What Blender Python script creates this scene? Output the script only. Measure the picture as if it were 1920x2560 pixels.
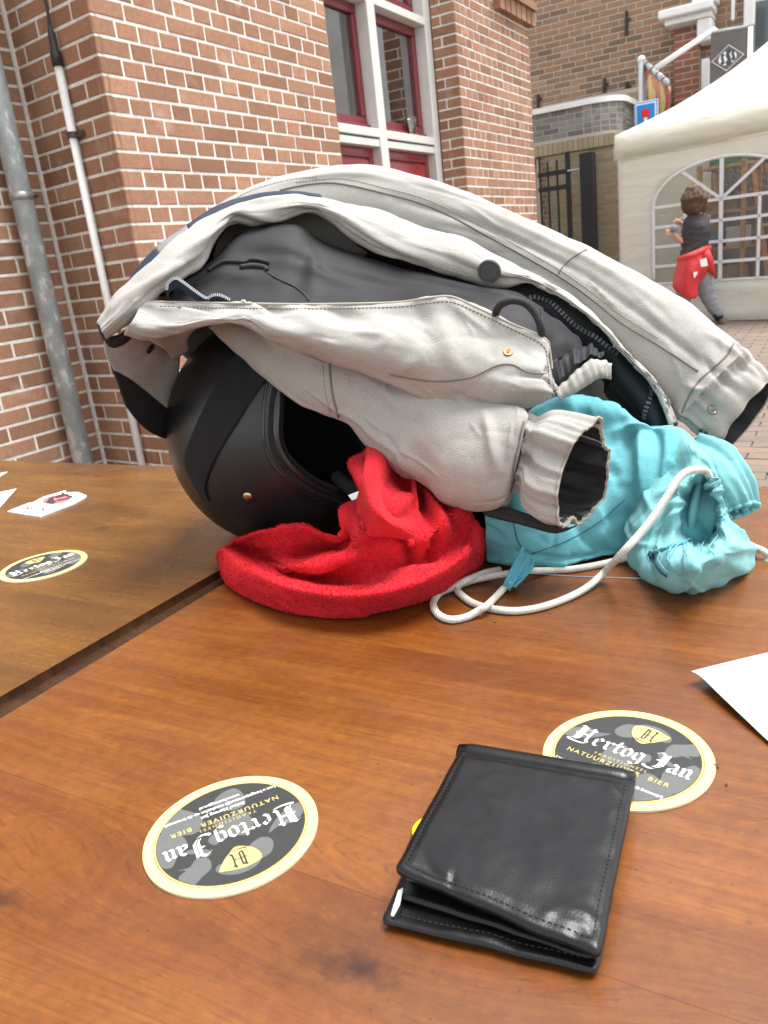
import bpy, bmesh, math, random
import numpy as np
from math import sin, cos, radians, pi, sqrt, atan2, hypot
from mathutils import Vector, Matrix, noise
from mathutils.bvhtree import BVHTree

for _o in list(bpy.data.objects): bpy.data.objects.remove(_o)
SC = bpy.context.scene
COL = SC.collection
TZ = 0.75                                   # height of the table top

# ------------------------------------------------------------------ camera
F_PX, PITCH, ROLL, CAM_H = 1986.33, radians(17.5444), radians(6.6766), 0.2845
FWD = Vector((0, cos(PITCH), -sin(PITCH)))
_rt = Vector((1, 0, 0)); _dn = FWD.cross(_rt)
CR = _rt * cos(ROLL) + _dn * sin(ROLL)
CD = -_rt * sin(ROLL) + _dn * cos(ROLL)
EYE = Vector((0, 0, TZ + CAM_H))
cam_d = bpy.data.cameras.new('camera'); cam = bpy.data.objects.new('camera', cam_d); COL.objects.link(cam)
cam.matrix_world = Matrix(((CR.x, -CD.x, -FWD.x, EYE.x), (CR.y, -CD.y, -FWD.y, EYE.y), (CR.z, -CD.z, -FWD.z, EYE.z), (0, 0, 0, 1)))
cam_d.sensor_fit = 'VERTICAL'; cam_d.sensor_height = 36.0; cam_d.sensor_width = 27.0
cam_d.lens = F_PX / 2560 * 36.0
cam_d.clip_start = 0.02; cam_d.clip_end = 400
cam_d.dof.use_dof = True; cam_d.dof.focus_distance = 0.66; cam_d.dof.aperture_fstop = 20
SC.camera = cam

# ------------------------------------------------------------------ sky, sun, exposure (overcast day)
world = bpy.data.worlds.new('World'); SC.world = world; world.use_nodes = True
SUN_AZ, SUN_EL = radians(84), radians(72)      # azimuth clockwise from +Y
_nt = world.node_tree; _nt.nodes.clear()
_out = _nt.nodes.new('ShaderNodeOutputWorld'); _bg = _nt.nodes.new('ShaderNodeBackground')
_sky = _nt.nodes.new('ShaderNodeTexSky'); _sky.sky_type = 'NISHITA'; _sky.sun_disc = False
_sky.sun_elevation = SUN_EL; _sky.sun_rotation = SUN_AZ
_sky.air_density = 1.0; _sky.dust_density = 1.0; _sky.ozone_density = 0.6
_hs = _nt.nodes.new('ShaderNodeHueSaturation'); _hs.inputs['Saturation'].default_value = 0.14
_bg.inputs['Strength'].default_value = 0.085
_nt.links.new(_sky.outputs[0], _hs.inputs['Color']); _nt.links.new(_hs.outputs[0], _bg.inputs['Color']); _nt.links.new(_bg.outputs[0], _out.inputs['Surface'])
_ld = bpy.data.lights.new('sun', 'SUN'); _ld.energy = 1.5; _ld.angle = radians(32); _ld.color = (1, .985, .965)
sun = bpy.data.objects.new('sun', _ld); COL.objects.link(sun)
SUN_DIR = Vector((sin(SUN_AZ) * cos(SUN_EL), cos(SUN_AZ) * cos(SUN_EL), sin(SUN_EL)))
sun.rotation_euler = (-SUN_DIR).to_track_quat('-Z', 'Y').to_euler(); sun.location = (3, 2, 9)
SC.view_settings.view_transform = 'Standard'; SC.view_settings.look = 'None'
SC.view_settings.exposure = 2.2; SC.view_settings.gamma = 1.0; SC.view_settings.use_curve_mapping = False

# ------------------------------------------------------------------ measuring helpers (photo pixels 1920x2560 -> points in the place)
def ray(x, y): return CR * ((x - 960) / F_PX) + CD * ((y - 1280) / F_PX) + FWD
def P(x, y, Y):
    d = ray(x, y); return EYE + d * (Y / d.y)
def OZ(x, y, z=0.0):
    d = ray(x, y); return EYE + d * ((TZ + z - EYE.z) / d.z)
def GZ(x, y): return OZ(x, y, -TZ)
def PX(p):
    q = Vector(p) - EYE; z = q.dot(FWD); return (960 + F_PX * q.dot(CR) / z, 1280 + F_PX * q.dot(CD) / z, z)
def ONPL(x, y, p0, n):
    d = ray(x, y); return EYE + d * ((p0 - EYE).dot(n) / d.dot(n))

# ------------------------------------------------------------------ object helpers
def tag(o, label=None, cat=None, group=None, kind=None):
    for k, v in (('label', label), ('category', cat), ('group', group), ('kind', kind)):
        if v: o[k] = v
    return o
def empty(name, loc, label=None, cat=None, group=None):
    o = bpy.data.objects.new(name, None); COL.objects.link(o); o.location = loc; o.empty_display_size = .05
    tag(o, label, cat, group); return o
def root_loc(o):
    v = Vector((0, 0, 0))
    while o is not None: v = v + o.location; o = o.parent
    return v
def link(name, me, parent=None):
    o = bpy.data.objects.new(name, me); COL.objects.link(o)
    if parent is not None:
        o.parent = parent; o.matrix_parent_inverse = Matrix.Translation(-root_loc(parent))
    return o
def mesh(name, vs, fs, mat, parent=None, smooth=False, mats=None, fm=None):
    me = bpy.data.meshes.new(name); me.from_pydata([tuple(v) for v in vs], [], fs); me.update()
    for m in (mats or [mat]): me.materials.append(m)
    if fm: me.polygons.foreach_set('material_index', fm)
    if smooth: me.polygons.foreach_set('use_smooth', [True] * len(me.polygons))
    return link(name, me, parent)
class MB:
    def __init__(s): s.v = []; s.f = []
    def add(s, v, f):
        n = len(s.v); s.v += [Vector(p) for p in v]; s.f += [tuple(i + n for i in q) for q in f]
    def box(s, o, dx, dy, dz):      # corner o, three edge vectors
        o, dx, dy, dz = map(Vector, (o, dx, dy, dz))
        v = [o, o + dx, o + dx + dy, o + dy]; v += [p + dz for p in v]
        s.add(v, [(3, 2, 1, 0), (4, 5, 6, 7), (0, 1, 5, 4), (1, 2, 6, 5), (2, 3, 7, 6), (3, 0, 4, 7)])
    def cbox(s, lo, hi): s.box(lo, (hi[0] - lo[0], 0, 0), (0, hi[1] - lo[1], 0), (0, 0, hi[2] - lo[2]))
    def tube(s, pts, r, n=8, cap=True, closed=False):
        pts = [Vector(p) for p in pts]; m = len(pts); rs = r if hasattr(r, '__len__') else [r] * m
        t0 = (pts[1] - pts[0]).normalized(); up = Vector((0, 0, 1)) if abs(t0.z) < .9 else Vector((1, 0, 0))
        a = t0.cross(up).normalized(); V = []; Fs = []
        for i in range(m):
            if closed: t = (pts[(i + 1) % m] - pts[i - 1]).normalized()
            else: t = (pts[min(i + 1, m - 1)] - pts[max(i - 1, 0)]).normalized()
            a = (a - t * a.dot(t)).normalized(); b = t.cross(a)
            V += [pts[i] + (a * cos(2 * pi * k / n) + b * sin(2 * pi * k / n)) * rs[i] for k in range(n)]
        for i in range(m if closed else m - 1):
            j = (i + 1) % m
            Fs += [(i * n + k, i * n + (k + 1) % n, j * n + (k + 1) % n, j * n + k) for k in range(n)]
        if cap and not closed: Fs += [tuple(range(n - 1, -1, -1)), tuple((m - 1) * n + k for k in range(n))]
        s.add(V, Fs)
    def prism(s, poly, up):          # planar polygon extruded
        poly = [Vector(p) for p in poly]; n = len(poly); up = Vector(up)
        s.add(poly + [p + up for p in poly], [tuple(range(n - 1, -1, -1)), tuple(range(n, 2 * n))] + [(i, (i + 1) % n, n + (i + 1) % n, n + i) for i in range(n)])
    def lathe(s, c, prof, n=24, axis=(0, 0, 1)):
        ax = Vector(axis).normalized(); u = ax.orthogonal().normalized(); w = ax.cross(u); c = Vector(c); V = []; Fs = []
        for r, h in prof: V += [c + ax * h + (u * cos(2 * pi * k / n) + w * sin(2 * pi * k / n)) * r for k in range(n)]
        for i in range(len(prof) - 1): Fs += [(i * n + k, i * n + (k + 1) % n, (i + 1) * n + (k + 1) % n, (i + 1) * n + k) for k in range(n)]
        Fs += [tuple(range(n - 1, -1, -1)), tuple((len(prof) - 1) * n + k for k in range(n))]
        s.add(V, Fs)
    def build(s, name, mat, parent=None, smooth=False): return mesh(name, s.v, s.f, mat, parent, smooth)
def autosmooth(o, ang=40):
    me = o.data; me.polygons.foreach_set('use_smooth', [True] * len(me.polygons))
    bm = bmesh.new(); bm.from_mesh(me)
    for e in bm.edges:
        if len(e.link_faces) == 2 and e.calc_face_angle(0) > radians(ang): e.smooth = False
    bm.to_mesh(me); bm.free(); return o
def bevel(o, w, seg=2):
    m = o.modifiers.new('bevel', 'BEVEL'); m.width = w; m.segments = seg; m.limit_method = 'ANGLE'; m.angle_limit = radians(40); return o
def crom(pts, n, closed=False):      # Catmull-Rom through points, n samples per span
    pts = [Vector(p) for p in pts]; m = len(pts); out = []
    rng = range(m) if closed else range(m - 1)
    for i in rng:
        p1, p2 = pts[i], pts[(i + 1) % m]
        p0 = pts[i - 1] if (i > 0 or closed) else p1 * 2 - p2
        p3 = pts[(i + 2) % m] if (i + 2 < m or closed) else p2 * 2 - p1
        for k in range(n):
            t = k / n; out.append(.5 * (2 * p1 + (p2 - p0) * t + (2 * p0 - 5 * p1 + 4 * p2 - p3) * t * t + (3 * p1 - p0 - 3 * p2 + p3) * t ** 3))
    if not closed: out.append(pts[-1])
    return out

# ------------------------------------------------------------------ materials
class MT:
    """small node-graph builder around a Principled BSDF"""
    def __init__(s, name, rough=.6, spec=.5, metal=0):
        s.m = bpy.data.materials.new(name); s.m.use_nodes = True; s.t = s.m.node_tree
        s.b = s.t.nodes['Principled BSDF']; s.b.inputs['Roughness'].default_value = rough
        s.b.inputs['Metallic'].default_value = metal; s.b.inputs['Specular IOR Level'].default_value = spec
        s._geo = None
    def n(s, typ, **kw):
        x = s.t.nodes.new('ShaderNode' + typ)
        for k, v in kw.items(): setattr(x, k, v)
        return x
    def l(s, a, b): s.t.links.new(a, b)
    def geo(s):
        if not s._geo: s._geo = s.n('NewGeometry')
        return s._geo
    def pos(s): return s.geo().outputs['Position']
    def obj(s): return s.n('TexCoord').outputs['Object']
    def math(s, op, a, b=None):
        x = s.n('Math', operation=op)
        for i, v in enumerate((a, b)):
            if v is None: continue
            if isinstance(v, (int, float)): x.inputs[i].default_value = v
            else: s.l(v, x.inputs[i])
        return x.outputs[0]
    def mapping(s, vec, loc=(0, 0, 0), rot=(0, 0, 0), scale=(1, 1, 1)):
        x = s.n('Mapping'); x.inputs['Location'].default_value = loc; x.inputs['Rotation'].default_value = rot; x.inputs['Scale'].default_value = scale
        s.l(vec, x.inputs['Vector']); return x.outputs[0]
    def noise(s, vec, scale, detail=4, rough=.5, dist=0):
        x = s.n('TexNoise'); x.inputs['Scale'].default_value = scale; x.inputs['Detail'].default_value = detail; x.inputs['Roughness'].default_value = rough; x.inputs['Distortion'].default_value = dist
        s.l(vec, x.inputs['Vector']); return x.outputs['Fac']
    def ramp(s, fac, stops, interp='LINEAR'):
        x = s.n('ValToRGB'); x.color_ramp.interpolation = interp; e = x.color_ramp.elements
        while len(e) < len(stops): e.new(.5)
        for el, (p, c) in zip(e, stops): el.position = p; el.color = (c[0], c[1], c[2], 1) if hasattr(c, '__len__') else (c, c, c, 1)
        s.l(fac, x.inputs['Fac']); return x.outputs['Color']
    def mix(s, fac, a, b, blend='MIX'):
        x = s.n('Mix', data_type='RGBA', blend_type=blend)
        for i, v in ((0, fac), (6, a), (7, b)):
            if isinstance(v, (int, float)): x.inputs[i].default_value = v
            elif hasattr(v, '__len__'): x.inputs[i].default_value = (v[0], v[1], v[2], 1)
            else: s.l(v, x.inputs[i])
        return x.outputs[2]
    def color(s, c):
        i = s.b.inputs['Base Color']
        if hasattr(c, '__len__'): i.default_value = (c[0], c[1], c[2], 1)
        else: s.l(c, i)
        return s
    def rough(s, r):
        if isinstance(r, (int, float)): s.b.inputs['Roughness'].default_value = r
        else: s.l(r, s.b.inputs['Roughness'])
        return s
    def bump(s, h, strength=.3, dist=.001):
        x = s.n('Bump'); x.inputs['Strength'].default_value = strength; x.inputs['Distance'].default_value = dist
        s.l(h, x.inputs['Height']); 
        old = s.b.inputs['Normal'].links
        if old: s.l(old[0].from_socket, x.inputs['Normal'])
        s.l(x.outputs[0], s.b.inputs['Normal']); return s
    def set(s, **kw):
        for k, v in kw.items(): s.b.inputs[k.replace('_', ' ')].default_value = v
        return s
def simple(name, c, rough=.6, var=.12, vscale=25, metal=0, spec=.5, bump=0, bscale=200, bdist=.0005):
    t = MT(name, rough, spec, metal)
    if var:
        f = t.noise(t.pos(), vscale, 5, .6)
        t.color(t.ramp(f, [(.3, [x * (1 - var) for x in c]), (.7, [min(1, x * (1 + var)) for x in c])]))
    else: t.color(c)
    if bump: t.bump(t.noise(t.pos(), bscale, 4), bump, bdist)
    return t.m
# ================================================================== directions of the street
YR = radians(31)
RV = Vector((sin(YR), cos(YR), 0))             # along the facade, away from the camera
NV = Vector((cos(YR), -sin(YR), 0))            # out of the facade, also along the tables
UP = Vector((0, 0, 1))
A0 = Vector((-.808, 3.166, 0))                 # arris of the first pier
LS = Vector((sin(radians(-51)), cos(radians(-51)), 0))
C0 = A0 + LS * .52                             # inner corner
COURSE = .0626; Z_REF = TZ + 1.201
# the outline that the heap of clothes covers in the photograph (only used to choose which bricks become single parts)
PILE = [(240, 805), (320, 700), (540, 515), (720, 432), (915, 414), (1080, 455), (1300, 530), (1480, 622), (1700, 740), (1870, 880), (1920, 930), (1920, 1500), (540, 1500), (440, 1100), (330, 1050)]
def in_poly(x, y, poly):
    r = False; j = len(poly) - 1
    for i in range(len(poly)):
        xi, yi = poly[i]; xj, yj = poly[j]
        if (yi > y) != (yj > y) and x < (xj - xi) * (y - yi) / (yj - yi) + xi: r = not r
        j = i
    return r
def seen(p, extra=()):
    x, y, z = PX(p)
    return z > 0 and -10 < x < 1930 and -10 < y < 2570 and not in_poly(x, y, PILE) and not any(in_poly(x, y, q) for q in extra)

# ------------------------------------------------------------------ brick material
def brick_mat(name, cols, light=(.55, .40, .31), speck=.10):
    t = MT(name, .85, .25)
    oi = t.n('ObjectInfo'); r = t.math('FRACT', t.math('ADD', oi.outputs['Random'], t.geo().outputs['Random Per Island']))
    n = len(cols); base = t.ramp(r, [(i / (n - 1), c) for i, c in enumerate(cols)])
    f1 = t.noise(t.pos(), 55, 5, .65); base = t.mix(t.ramp(f1, [(.35, 0), (.75, .55)]), base, [c * .72 for c in cols[0]])
    f2 = t.noise(t.pos(), 7, 3); base = t.mix(t.ramp(f2, [(.62, 0), (.78, speck * 4)]), base, light)
    f3 = t.noise(t.pos(), 260, 2); base = t.mix(t.ramp(f3, [(.66, 0), (.72, .5)]), base, [c * .35 for c in cols[0]])
    f4 = t.noise(t.pos(), 2.2, 4, .6); base = t.mix(t.ramp(f4, [(.42, 0), (.75, .30)]), base, [c * .60 for c in cols[0]])
    f5 = t.noise(t.pos(), 120, 5, .7); base = t.mix(t.ramp(f5, [(.62, 0), (.74, .45)]), base, light)
    t.color(base); t.bump(f1, .5, .003); t.bump(t.noise(t.pos(), 420, 3), .4, .001); return t.m
M_BRICK = brick_mat('brick_red', [(.26, .134, .082), (.36, .192, .118), (.44, .235, .145), (.31, .168, .105), (.48, .265, .168)])
M_BRICK_FAR = brick_mat('brick_brown', [(.26, .15, .09), (.36, .20, .12), (.31, .19, .125), (.17, .115, .085), (.42, .26, .165)], speck=.03)
M_BRICK_RED = brick_mat('brick_dark_red', [(.30, .12, .075), (.36, .14, .09), (.24, .105, .075)], speck=.03)
M_BRICK_YEL = brick_mat('brick_yellow', [(.38, .31, .20), (.33, .265, .17), (.42, .34, .23), (.29, .235, .155)], light=(.4, .34, .24), speck=.04)
M_BRICK_GREY = brick_mat('brick_grey', [(.19, .18, .165), (.27, .26, .24), (.145, .135, .125), (.36, .35, .33)], light=(.5, .5, .5), speck=.12)
def mortar_mat(name, c):
    t = MT(name, .9, .2); f = t.noise(t.pos(), 40, 6, .7)
    t.color(t.ramp(f, [(.3, [x * .72 for x in c]), (.6, c)])); t.bump(t.noise(t.pos(), 500, 4), .6, .0015); return t.m
M_MORTAR = mortar_mat('mortar_white', (.78, .765, .71)); M_MORTAR_FAR = mortar_mat('mortar_grey', (.48, .44, .37))

# ------------------------------------------------------------------ brick walls
_bm_cache = {}
def brick_shape(L, h, d, seed):
    rng = random.Random(seed); c = .0024; j = lambda: rng.uniform(-.0016, .0018)
    v = [(c + j(), j() * .4, c + j()), (L - c + j(), j() * .4, c + j()), (L - c + j(), j() * .4, h - c + j()), (c + j(), j() * .4, h - c + j())]
    v += [(j() * .5, -c, j() * .5), (L + j() * .5, -c, j() * .5), (L + j() * .5, -c, h + j() * .5), (j() * .5, -c, h + j() * .5)]
    v += [(0, -d, 0), (L, -d, 0), (L, -d, h), (0, -d, h)]
    f = [(0, 1, 2, 3)] + [(4 + i, 4 + (i + 1) % 4, (i + 1) % 4, i) for i in range(4)] + [(8 + i, 8 + (i + 1) % 4, 4 + (i + 1) % 4, 4 + i) for i in range(4)]
    return [Vector(p) for p in v], f
def brick_list(p0, d, n, length, z0, z1, bond, jw=.0098, course=COURSE, zref=Z_REF, rng=None, cut=None):
    """bricks of one wall face: (matrix, length, height)"""
    out = []; rng = rng or random.Random(5)
    k0 = math.ceil((zref - z1) / course); k1 = math.floor((zref - z0) / course)
    for k in range(k0, k1):
        zt = zref - k * course
        js = bond(k); us = [0] + [u for u in js if .03 < u < length - .03] + [length]
        for a, b in zip(us[:-1], us[1:]):
            if cut and cut((a + b) / 2, zt - course / 2): continue
            a2 = a + (jw / 2 if a > 0 else .003); b2 = b - (jw / 2 if b < length else .003)
            o = p0 + d * a2 + UP * (zt - course + jw / 2) + n * rng.uniform(-.0010, .0008)
            m = Matrix(((d.x, n.x, 0, o.x), (d.y, n.y, 0, o.y), (d.z, n.z, 1, o.z), (0, 0, 0, 1)))
            out.append((m, b2 - a2, course - jw))
    return out
def lay(bricks, mat, owner_of, root, limit=300, hidden=(), mn=10, stuff_name='brickwork'):
    """bricks: list of (matrix, L, h, part index). The largest in view become objects, the rest one joined part"""
    sc = []
    for i, (m, L, h, w) in enumerate(bricks):
        c = m @ Vector((L / 2, 0, h / 2)); x, y, z = PX(c)
        n = m.col[1].to_3d(); facing = abs(n.dot((EYE - c).normalized()))
        if seen(c, hidden) and n.dot(EYE - c) > 0 and L * F_PX / z * facing > 6: sc.append((-(F_PX / z) ** 2 * L * h * facing, i))
    sc.sort(); single = set(i for _, i in sc[:limit])
    rest = {}
    for i, (m, L, h, w) in enumerate(bricks):
        if i in single:
            key = (round(L, 3), round(h, 4), i % 5, mat.name)
            if key not in _bm_cache:
                v, f = brick_shape(key[0], key[1], .03, hash(key[:3]) & 0xffff); me = bpy.data.meshes.new('brick'); me.from_pydata([tuple(p) for p in v], [], f); me.update(); me.materials.append(mat); _bm_cache[key] = me
            o = link('brick', _bm_cache[key], owner_of[w]); o.matrix_local = m
        else:
            b = rest.setdefault(0, MB()); v, f = brick_shape(L, h, .03, i * 7 + 1); b.add([m @ p for p in v], f)
    for b in rest.values():
        o = b.build(stuff_name, mat, root); o['kind'] = 'stuff'
    return len(single)
def st_bond(off, alt, head=.11):
    def f(k):
        if k % 2 == 0: return [head * i for i in range(1, 40)]
        if (k // 2) % 2 == 0: return [.165, .275] + [.275 + .22 * i for i in range(1, 20)]
        return [.165] + [.165 + .22 * i for i in range(1, 20)]
    return f
def half_bond(a, b, s=.22):
    return lambda k: [(a if k % 2 == 0 else b) + s * i for i in range(0, 80)]

bld = empty('brick_building', A0, 'red brick building with white mortar joints, pale window frame and two brick piers', 'building')
H_TOP = 3.5
def wallslab(p0, d, n, length, z0, z1, thick, mat, root, rec=.0025):
    b = MB(); b.box(p0 - n * rec + d * .006 + UP * z0, d * (length - .012), -n * thick, UP * (z1 - z0)); return b.build('wall', mat, root)
LN = Vector((-LS.y, LS.x, 0));  LN = LN if LN.dot(EYE - A0) > 0 else -LN
U1, U2, U3 = 1.567, 3.19, 4.66
REC = .175
bl = []; owners = []
def add_wall(p0, d, n, length, z0, z1, bond, thick=.02, cut=None, **kw):
    owners.append(wallslab(p0, d, n, length, z0, z1, thick, M_MORTAR, bld)); i = len(owners) - 1
    for m, L, h in brick_list(p0, d, n, length, z0, z1, bond, cut=cut, **kw): bl.append((m, L, h, i))
add_wall(A0, RV, NV, U1, 0, H_TOP, st_bond(0, 0))
add_wall(A0, LS, LN, .52, 0, H_TOP, half_bond(.22, .11))
add_wall(C0 - RV * 3.0, RV, NV, 3.0, 0, H_TOP, lambda k: [(.045 if k % 2 else .155) + .22 * i for i in range(0, 20)])
PATCH = lambda u, z: False
add_wall(A0 + RV * U2, RV, NV, U3 - U2, 0, H_TOP, st_bond(0, 0, .1045))
add_wall(A0 + RV * U2, -NV, -RV, REC, 0, H_TOP, lambda k: [] if k % 2 == 0 else [.105])
add_wall(A0 + RV * U3, -NV, RV, 1.6, 0, H_TOP, half_bond(.22, .11))
add_wall(A0 + RV * U1, -NV, RV, REC, 0, H_TOP, lambda k: [] if k % 2 == 0 else [.105])
n1 = lay(bl, M_BRICK, owners, bld, 300)
# sealed joint in the inner corner, infill core behind the facade, roof slab
b = MB(); b.box(C0 + (NV - RV * .9) * .004 - RV * .012, RV * .016 + LS * 0, NV * .010, UP * H_TOP); b.build('corner_joint', M_MORTAR, bld)
b = MB(); b.box(A0 + RV * .02 - NV * .6 - RV * 0, RV * (U3 - .05), -NV * 4, UP * (H_TOP - .05)); b.build('core', simple('dark_inside', (.03, .028, .026), .9), bld)
# dentil bricks under the cornice of the far pier
for i in range(7):
    b = MB(); b.box(A0 + RV * (3.92 + i * .115) + UP * (TZ + 1.905 - .022 * i * 0), RV * .095, NV * .05, UP * .10); b.build('dentil', M_BRICK, bld)
b = MB(); b.box(A0 + RV * 3.86 + UP * (TZ + 2.006), RV * .82, NV * .075, UP * .055); b.build('cornice', M_BRICK, bld)

# ------------------------------------------------------------------ window
M_FRAME = simple('window_paint_pale', (.60, .60, .56), .38, .05, 9)
M_SASH = simple('sash_paint_wine', (.165, .018, .024), .32, .2, 60)
M_PANEL = simple('panel_paint_wine', (.26, .025, .03), .22, .06, 9)
def glassmat(name, tint=(.02, .022, .022), rough=.03):
    t = MT(name, rough, .9); t.color(tint); t.set(IOR=1.5); return t.m
def clear_glass(name, boost=1.0, rough=.02, tint=(.93, .96, .95)):
    t = MT(name); fr = t.n('Fresnel'); fr.inputs['IOR'].default_value = 1.52; k = t.math('MULTIPLY', fr.outputs[0], boost); tr = t.n('BsdfTransparent'); tr.inputs['Color'].default_value = (*tint, 1); gl = t.n('BsdfGlossy'); gl.inputs['Roughness'].default_value = rough; mx = t.n('MixShader')
    t.l(k, mx.inputs[0]); t.l(tr.outputs[0], mx.inputs[1]); t.l(gl.outputs[0], mx.inputs[2]); t.l(mx.outputs[0], t.t.nodes['Material Output'].inputs['Surface']); return t.m
M_GLASS = clear_glass('window_glass', 3.6, .015)
def Wp(u, off, z): return A0 + RV * u - NV * off + UP * (TZ + z)
def wbox(name, u0, u1, o0, o1, z0, z1, mat, par):
    b = MB(); b.box(Wp(u0, o0, z0), RV * (u1 - u0), -NV * (o1 - o0), UP * (z1 - z0)); o = b.build(name, mat, par); return bevel(o, .004, 2)
win = empty('window', A0 + RV * 2.38 - NV * REC, None); win.parent = bld; win.matrix_parent_inverse = Matrix.Translation(-A0); 
E0 = Wp(2.38, .3, 0)
def wpart(*a): return wbox(*a, bld)
wpart('window_frame', U1 + .003, 1.66, REC, .33, -.6, 2.7, M_FRAME)
wpart('window_frame', 3.097, U2 - .003, REC, .33, -.6, 2.7, M_FRAME)
wpart('mullion', 2.325, 2.42, REC, .33, -.6, 2.7, M_FRAME)
for (a, c) in ((1.66, 2.325), (2.42, 3.097)):
    wpart('transom', a, c, REC, .33, 1.705, 1.752, M_FRAME)
    wpart('sill_rail', a, c, REC, .335, .982, 1.03, M_FRAME)
    wpart('lower_rail', a, c, REC + .006, .335, .93, .972, M_FRAME)
    for zz0, zz1 in ((1.03, 1.705), (1.752, 2.65)):
        t_ = .055; s0 = .25
        for q in ((a, c, zz0, zz0 + .075), (a, c, zz1 - t_, zz1), (a, a + t_, zz0 + .075, zz1 - t_), (c - t_, c, zz0 + .075, zz1 - t_)):
            wpart('sash', q[0] + .001, q[1] - .001, s0, .30, q[2] + .001, q[3] - .001, M_SASH)
        wpart('sash_sill', a + .002, c - .002, s0 - .022, s0, zz0 + .002, zz0 + .03, M_SASH)
        wpart('pane', a + t_ + .001, c - t_ - .001, .272, .277, zz0 + .076, zz1 - t_ - .001, M_GLASS)
    wpart('panel_stile', a + .001, c - .001, .235, .31, -.55, .929, M_PANEL)
    wpart('door_panel', a + .085, c - .085, .222, .234, -.5, .86, M_PANEL)
    wpart('panel_bead', a + .062, a + .080, .218, .2345, -.5, .87, M_SASH)
    wpart('panel_bead', c - .080, c - .062, .218, .2345, -.5, .87, M_SASH)
    wpart('panel_bead', a + .062, c - .062, .217, .2345, .872, .888, M_SASH)
bpy.data.objects.remove(win)
# room behind the panes: pale blind, brick-like inner wall, warm lamp
b = MB(); b.box(Wp(2.50, .42, 1.20), RV * .40, -NV * .01, UP * .42); b.build('roller_blind', simple('blind_white', (.55, .55, .52), .8), bld)
b = MB()
for i in range(5): b.box(Wp(2.50, .418, 1.25 + i * .075), RV * .40, -NV * .001, UP * .006)
b.build('blind_slat', simple('blind_grey', (.30, .30, .29), .8), bld)
t = MT('lamp_glow', .5); t.color((.8, .5, .1)); t.b.inputs['Emission Color'].default_value = (1, .62, .12, 1); t.b.inputs['Emission Strength'].default_value = .25
b = MB(); b.lathe(Wp(2.935, .40, 1.42), [(.003, 0), (.008, .01), (.010, .05), (.007, .09), (.003, .11)], 12); b.build('wall_lamp', t.m, bld, True)
# plastic cup on the sill
cup = empty('plastic_cup', Wp(2.83, .21, 1.031), 'clear plastic beer cup with a dreg of beer on the window sill', 'cup')
b = MB(); b.lathe(Wp(2.83, .21, 1.0315), [(.027, 0), (.029, .002), (.036, .09), (.0375, .105), (.0385, .1055), (.0365, .104), (.034, .088), (.0275, .004)], 24)
b.build('cup_wall', clear_glass('cup_plastic', 3.5, .12, (.86, .88, .86)), cup, True)
b = MB(); b.lathe(Wp(2.83, .21, 1.0340), [(.0265, 0), (.0285, .025), (.0280, .026)], 20); b.build('beer', simple('beer_foam', (.62, .52, .34), .5), cup, True)

# ------------------------------------------------------------------ rain pipe and cable conduit
def galv():
    t = MT('galvanised_zinc', .5, .5, .0); f = t.noise(t.mapping(t.pos(), scale=(1, 1, .55)), 26, 5, .6)
    c = t.ramp(f, [(.40, (.27, .30, .30)), (.57, (.35, .385, .385)), (.62, (.54, .57, .57)), (.70, (.60, .63, .63))]); t.color(c); t.rough(t.ramp(f, [(.4, .42), (.7, .65)])); return t.m
dp = empty('downpipe', C0 - RV * .165 + NV * .066, 'weathered galvanised downpipe with white spots in the wall corner', 'downpipe')
q = C0 - RV * .165 + NV * .066
b = MB(); b.tube([q, q + UP * 3.45], .041, 28); b.build('pipe', galv(), dp, True)
M_ZINC = simple('zinc_clip', (.36, .37, .36), .4, .1, 40, .6)
zc = ONPL(45, 492, C0 + NV * .06, NV).z
b = MB(); b.tube([q + UP * (zc - .014), q + UP * (zc + .014)], .0445, 28); b.build('clip', M_ZINC, dp, True)
b = MB(); b.box(q + UP * (zc - .010) + RV * .04 + NV * .012, RV * .022, -NV * .07, UP * .02); b.build('clip_bracket', M_ZINC, dp)
b = MB(); b.tube([q + UP * zc + RV * .052 + NV * .012, q + UP * zc + RV * .052 + NV * .024], .007, 6); b.build('clip_screw', simple('dark_iron', (.05, .045, .04), .6), dp)
cq = A0 + LS * .215 + LN * .022
zt = ONPL(143, 158, cq, LN).z
cd = empty('conduit', cq, 'slim white plastic cable conduit with black cable on the brick return', 'conduit')
M_WPL = simple('conduit_white', (.68, .68, .66), .4, .04, 30)
b = MB(); b.tube([cq, cq + UP * zt], .0155, 20); b.build('pipe', M_WPL, cd, True)
M_BLK = simple('black_rubber', (.022, .022, .023), .5, .1, 60)
b = MB(); b.tube([cq + UP * (zt - .012), cq + UP * (zt + .03), cq + UP * (zt + .048), cq + UP * (zt + .09), cq + UP * (zt + .13)], [.0195, .0195, .014, .013, .005], 16); b.build('cable_gland', M_BLK, cd, True)
b = MB(); b.tube(crom([cq + UP * (zt + .12), cq + UP * (zt + .19) - LS * .006, cq + UP * (zt + .30) + LS * .010, cq + UP * (zt + .5) + LS * .002, cq + UP * (zt + 1.3)], 6), .0055, 8); b.build('cable', M_BLK, cd, True)
zb = ONPL(195, 334, cq, LN).z
b = MB(); b.tube([cq + UP * (zb - .011), cq + UP * (zb + .011)], .021, 20); b.box(cq + UP * (zb - .010) - LS * .05, LS * .04, -LN * .02, UP * .02); b.build('clip', simple('clip_dark', (.06, .052, .045), .55), cd)

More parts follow.
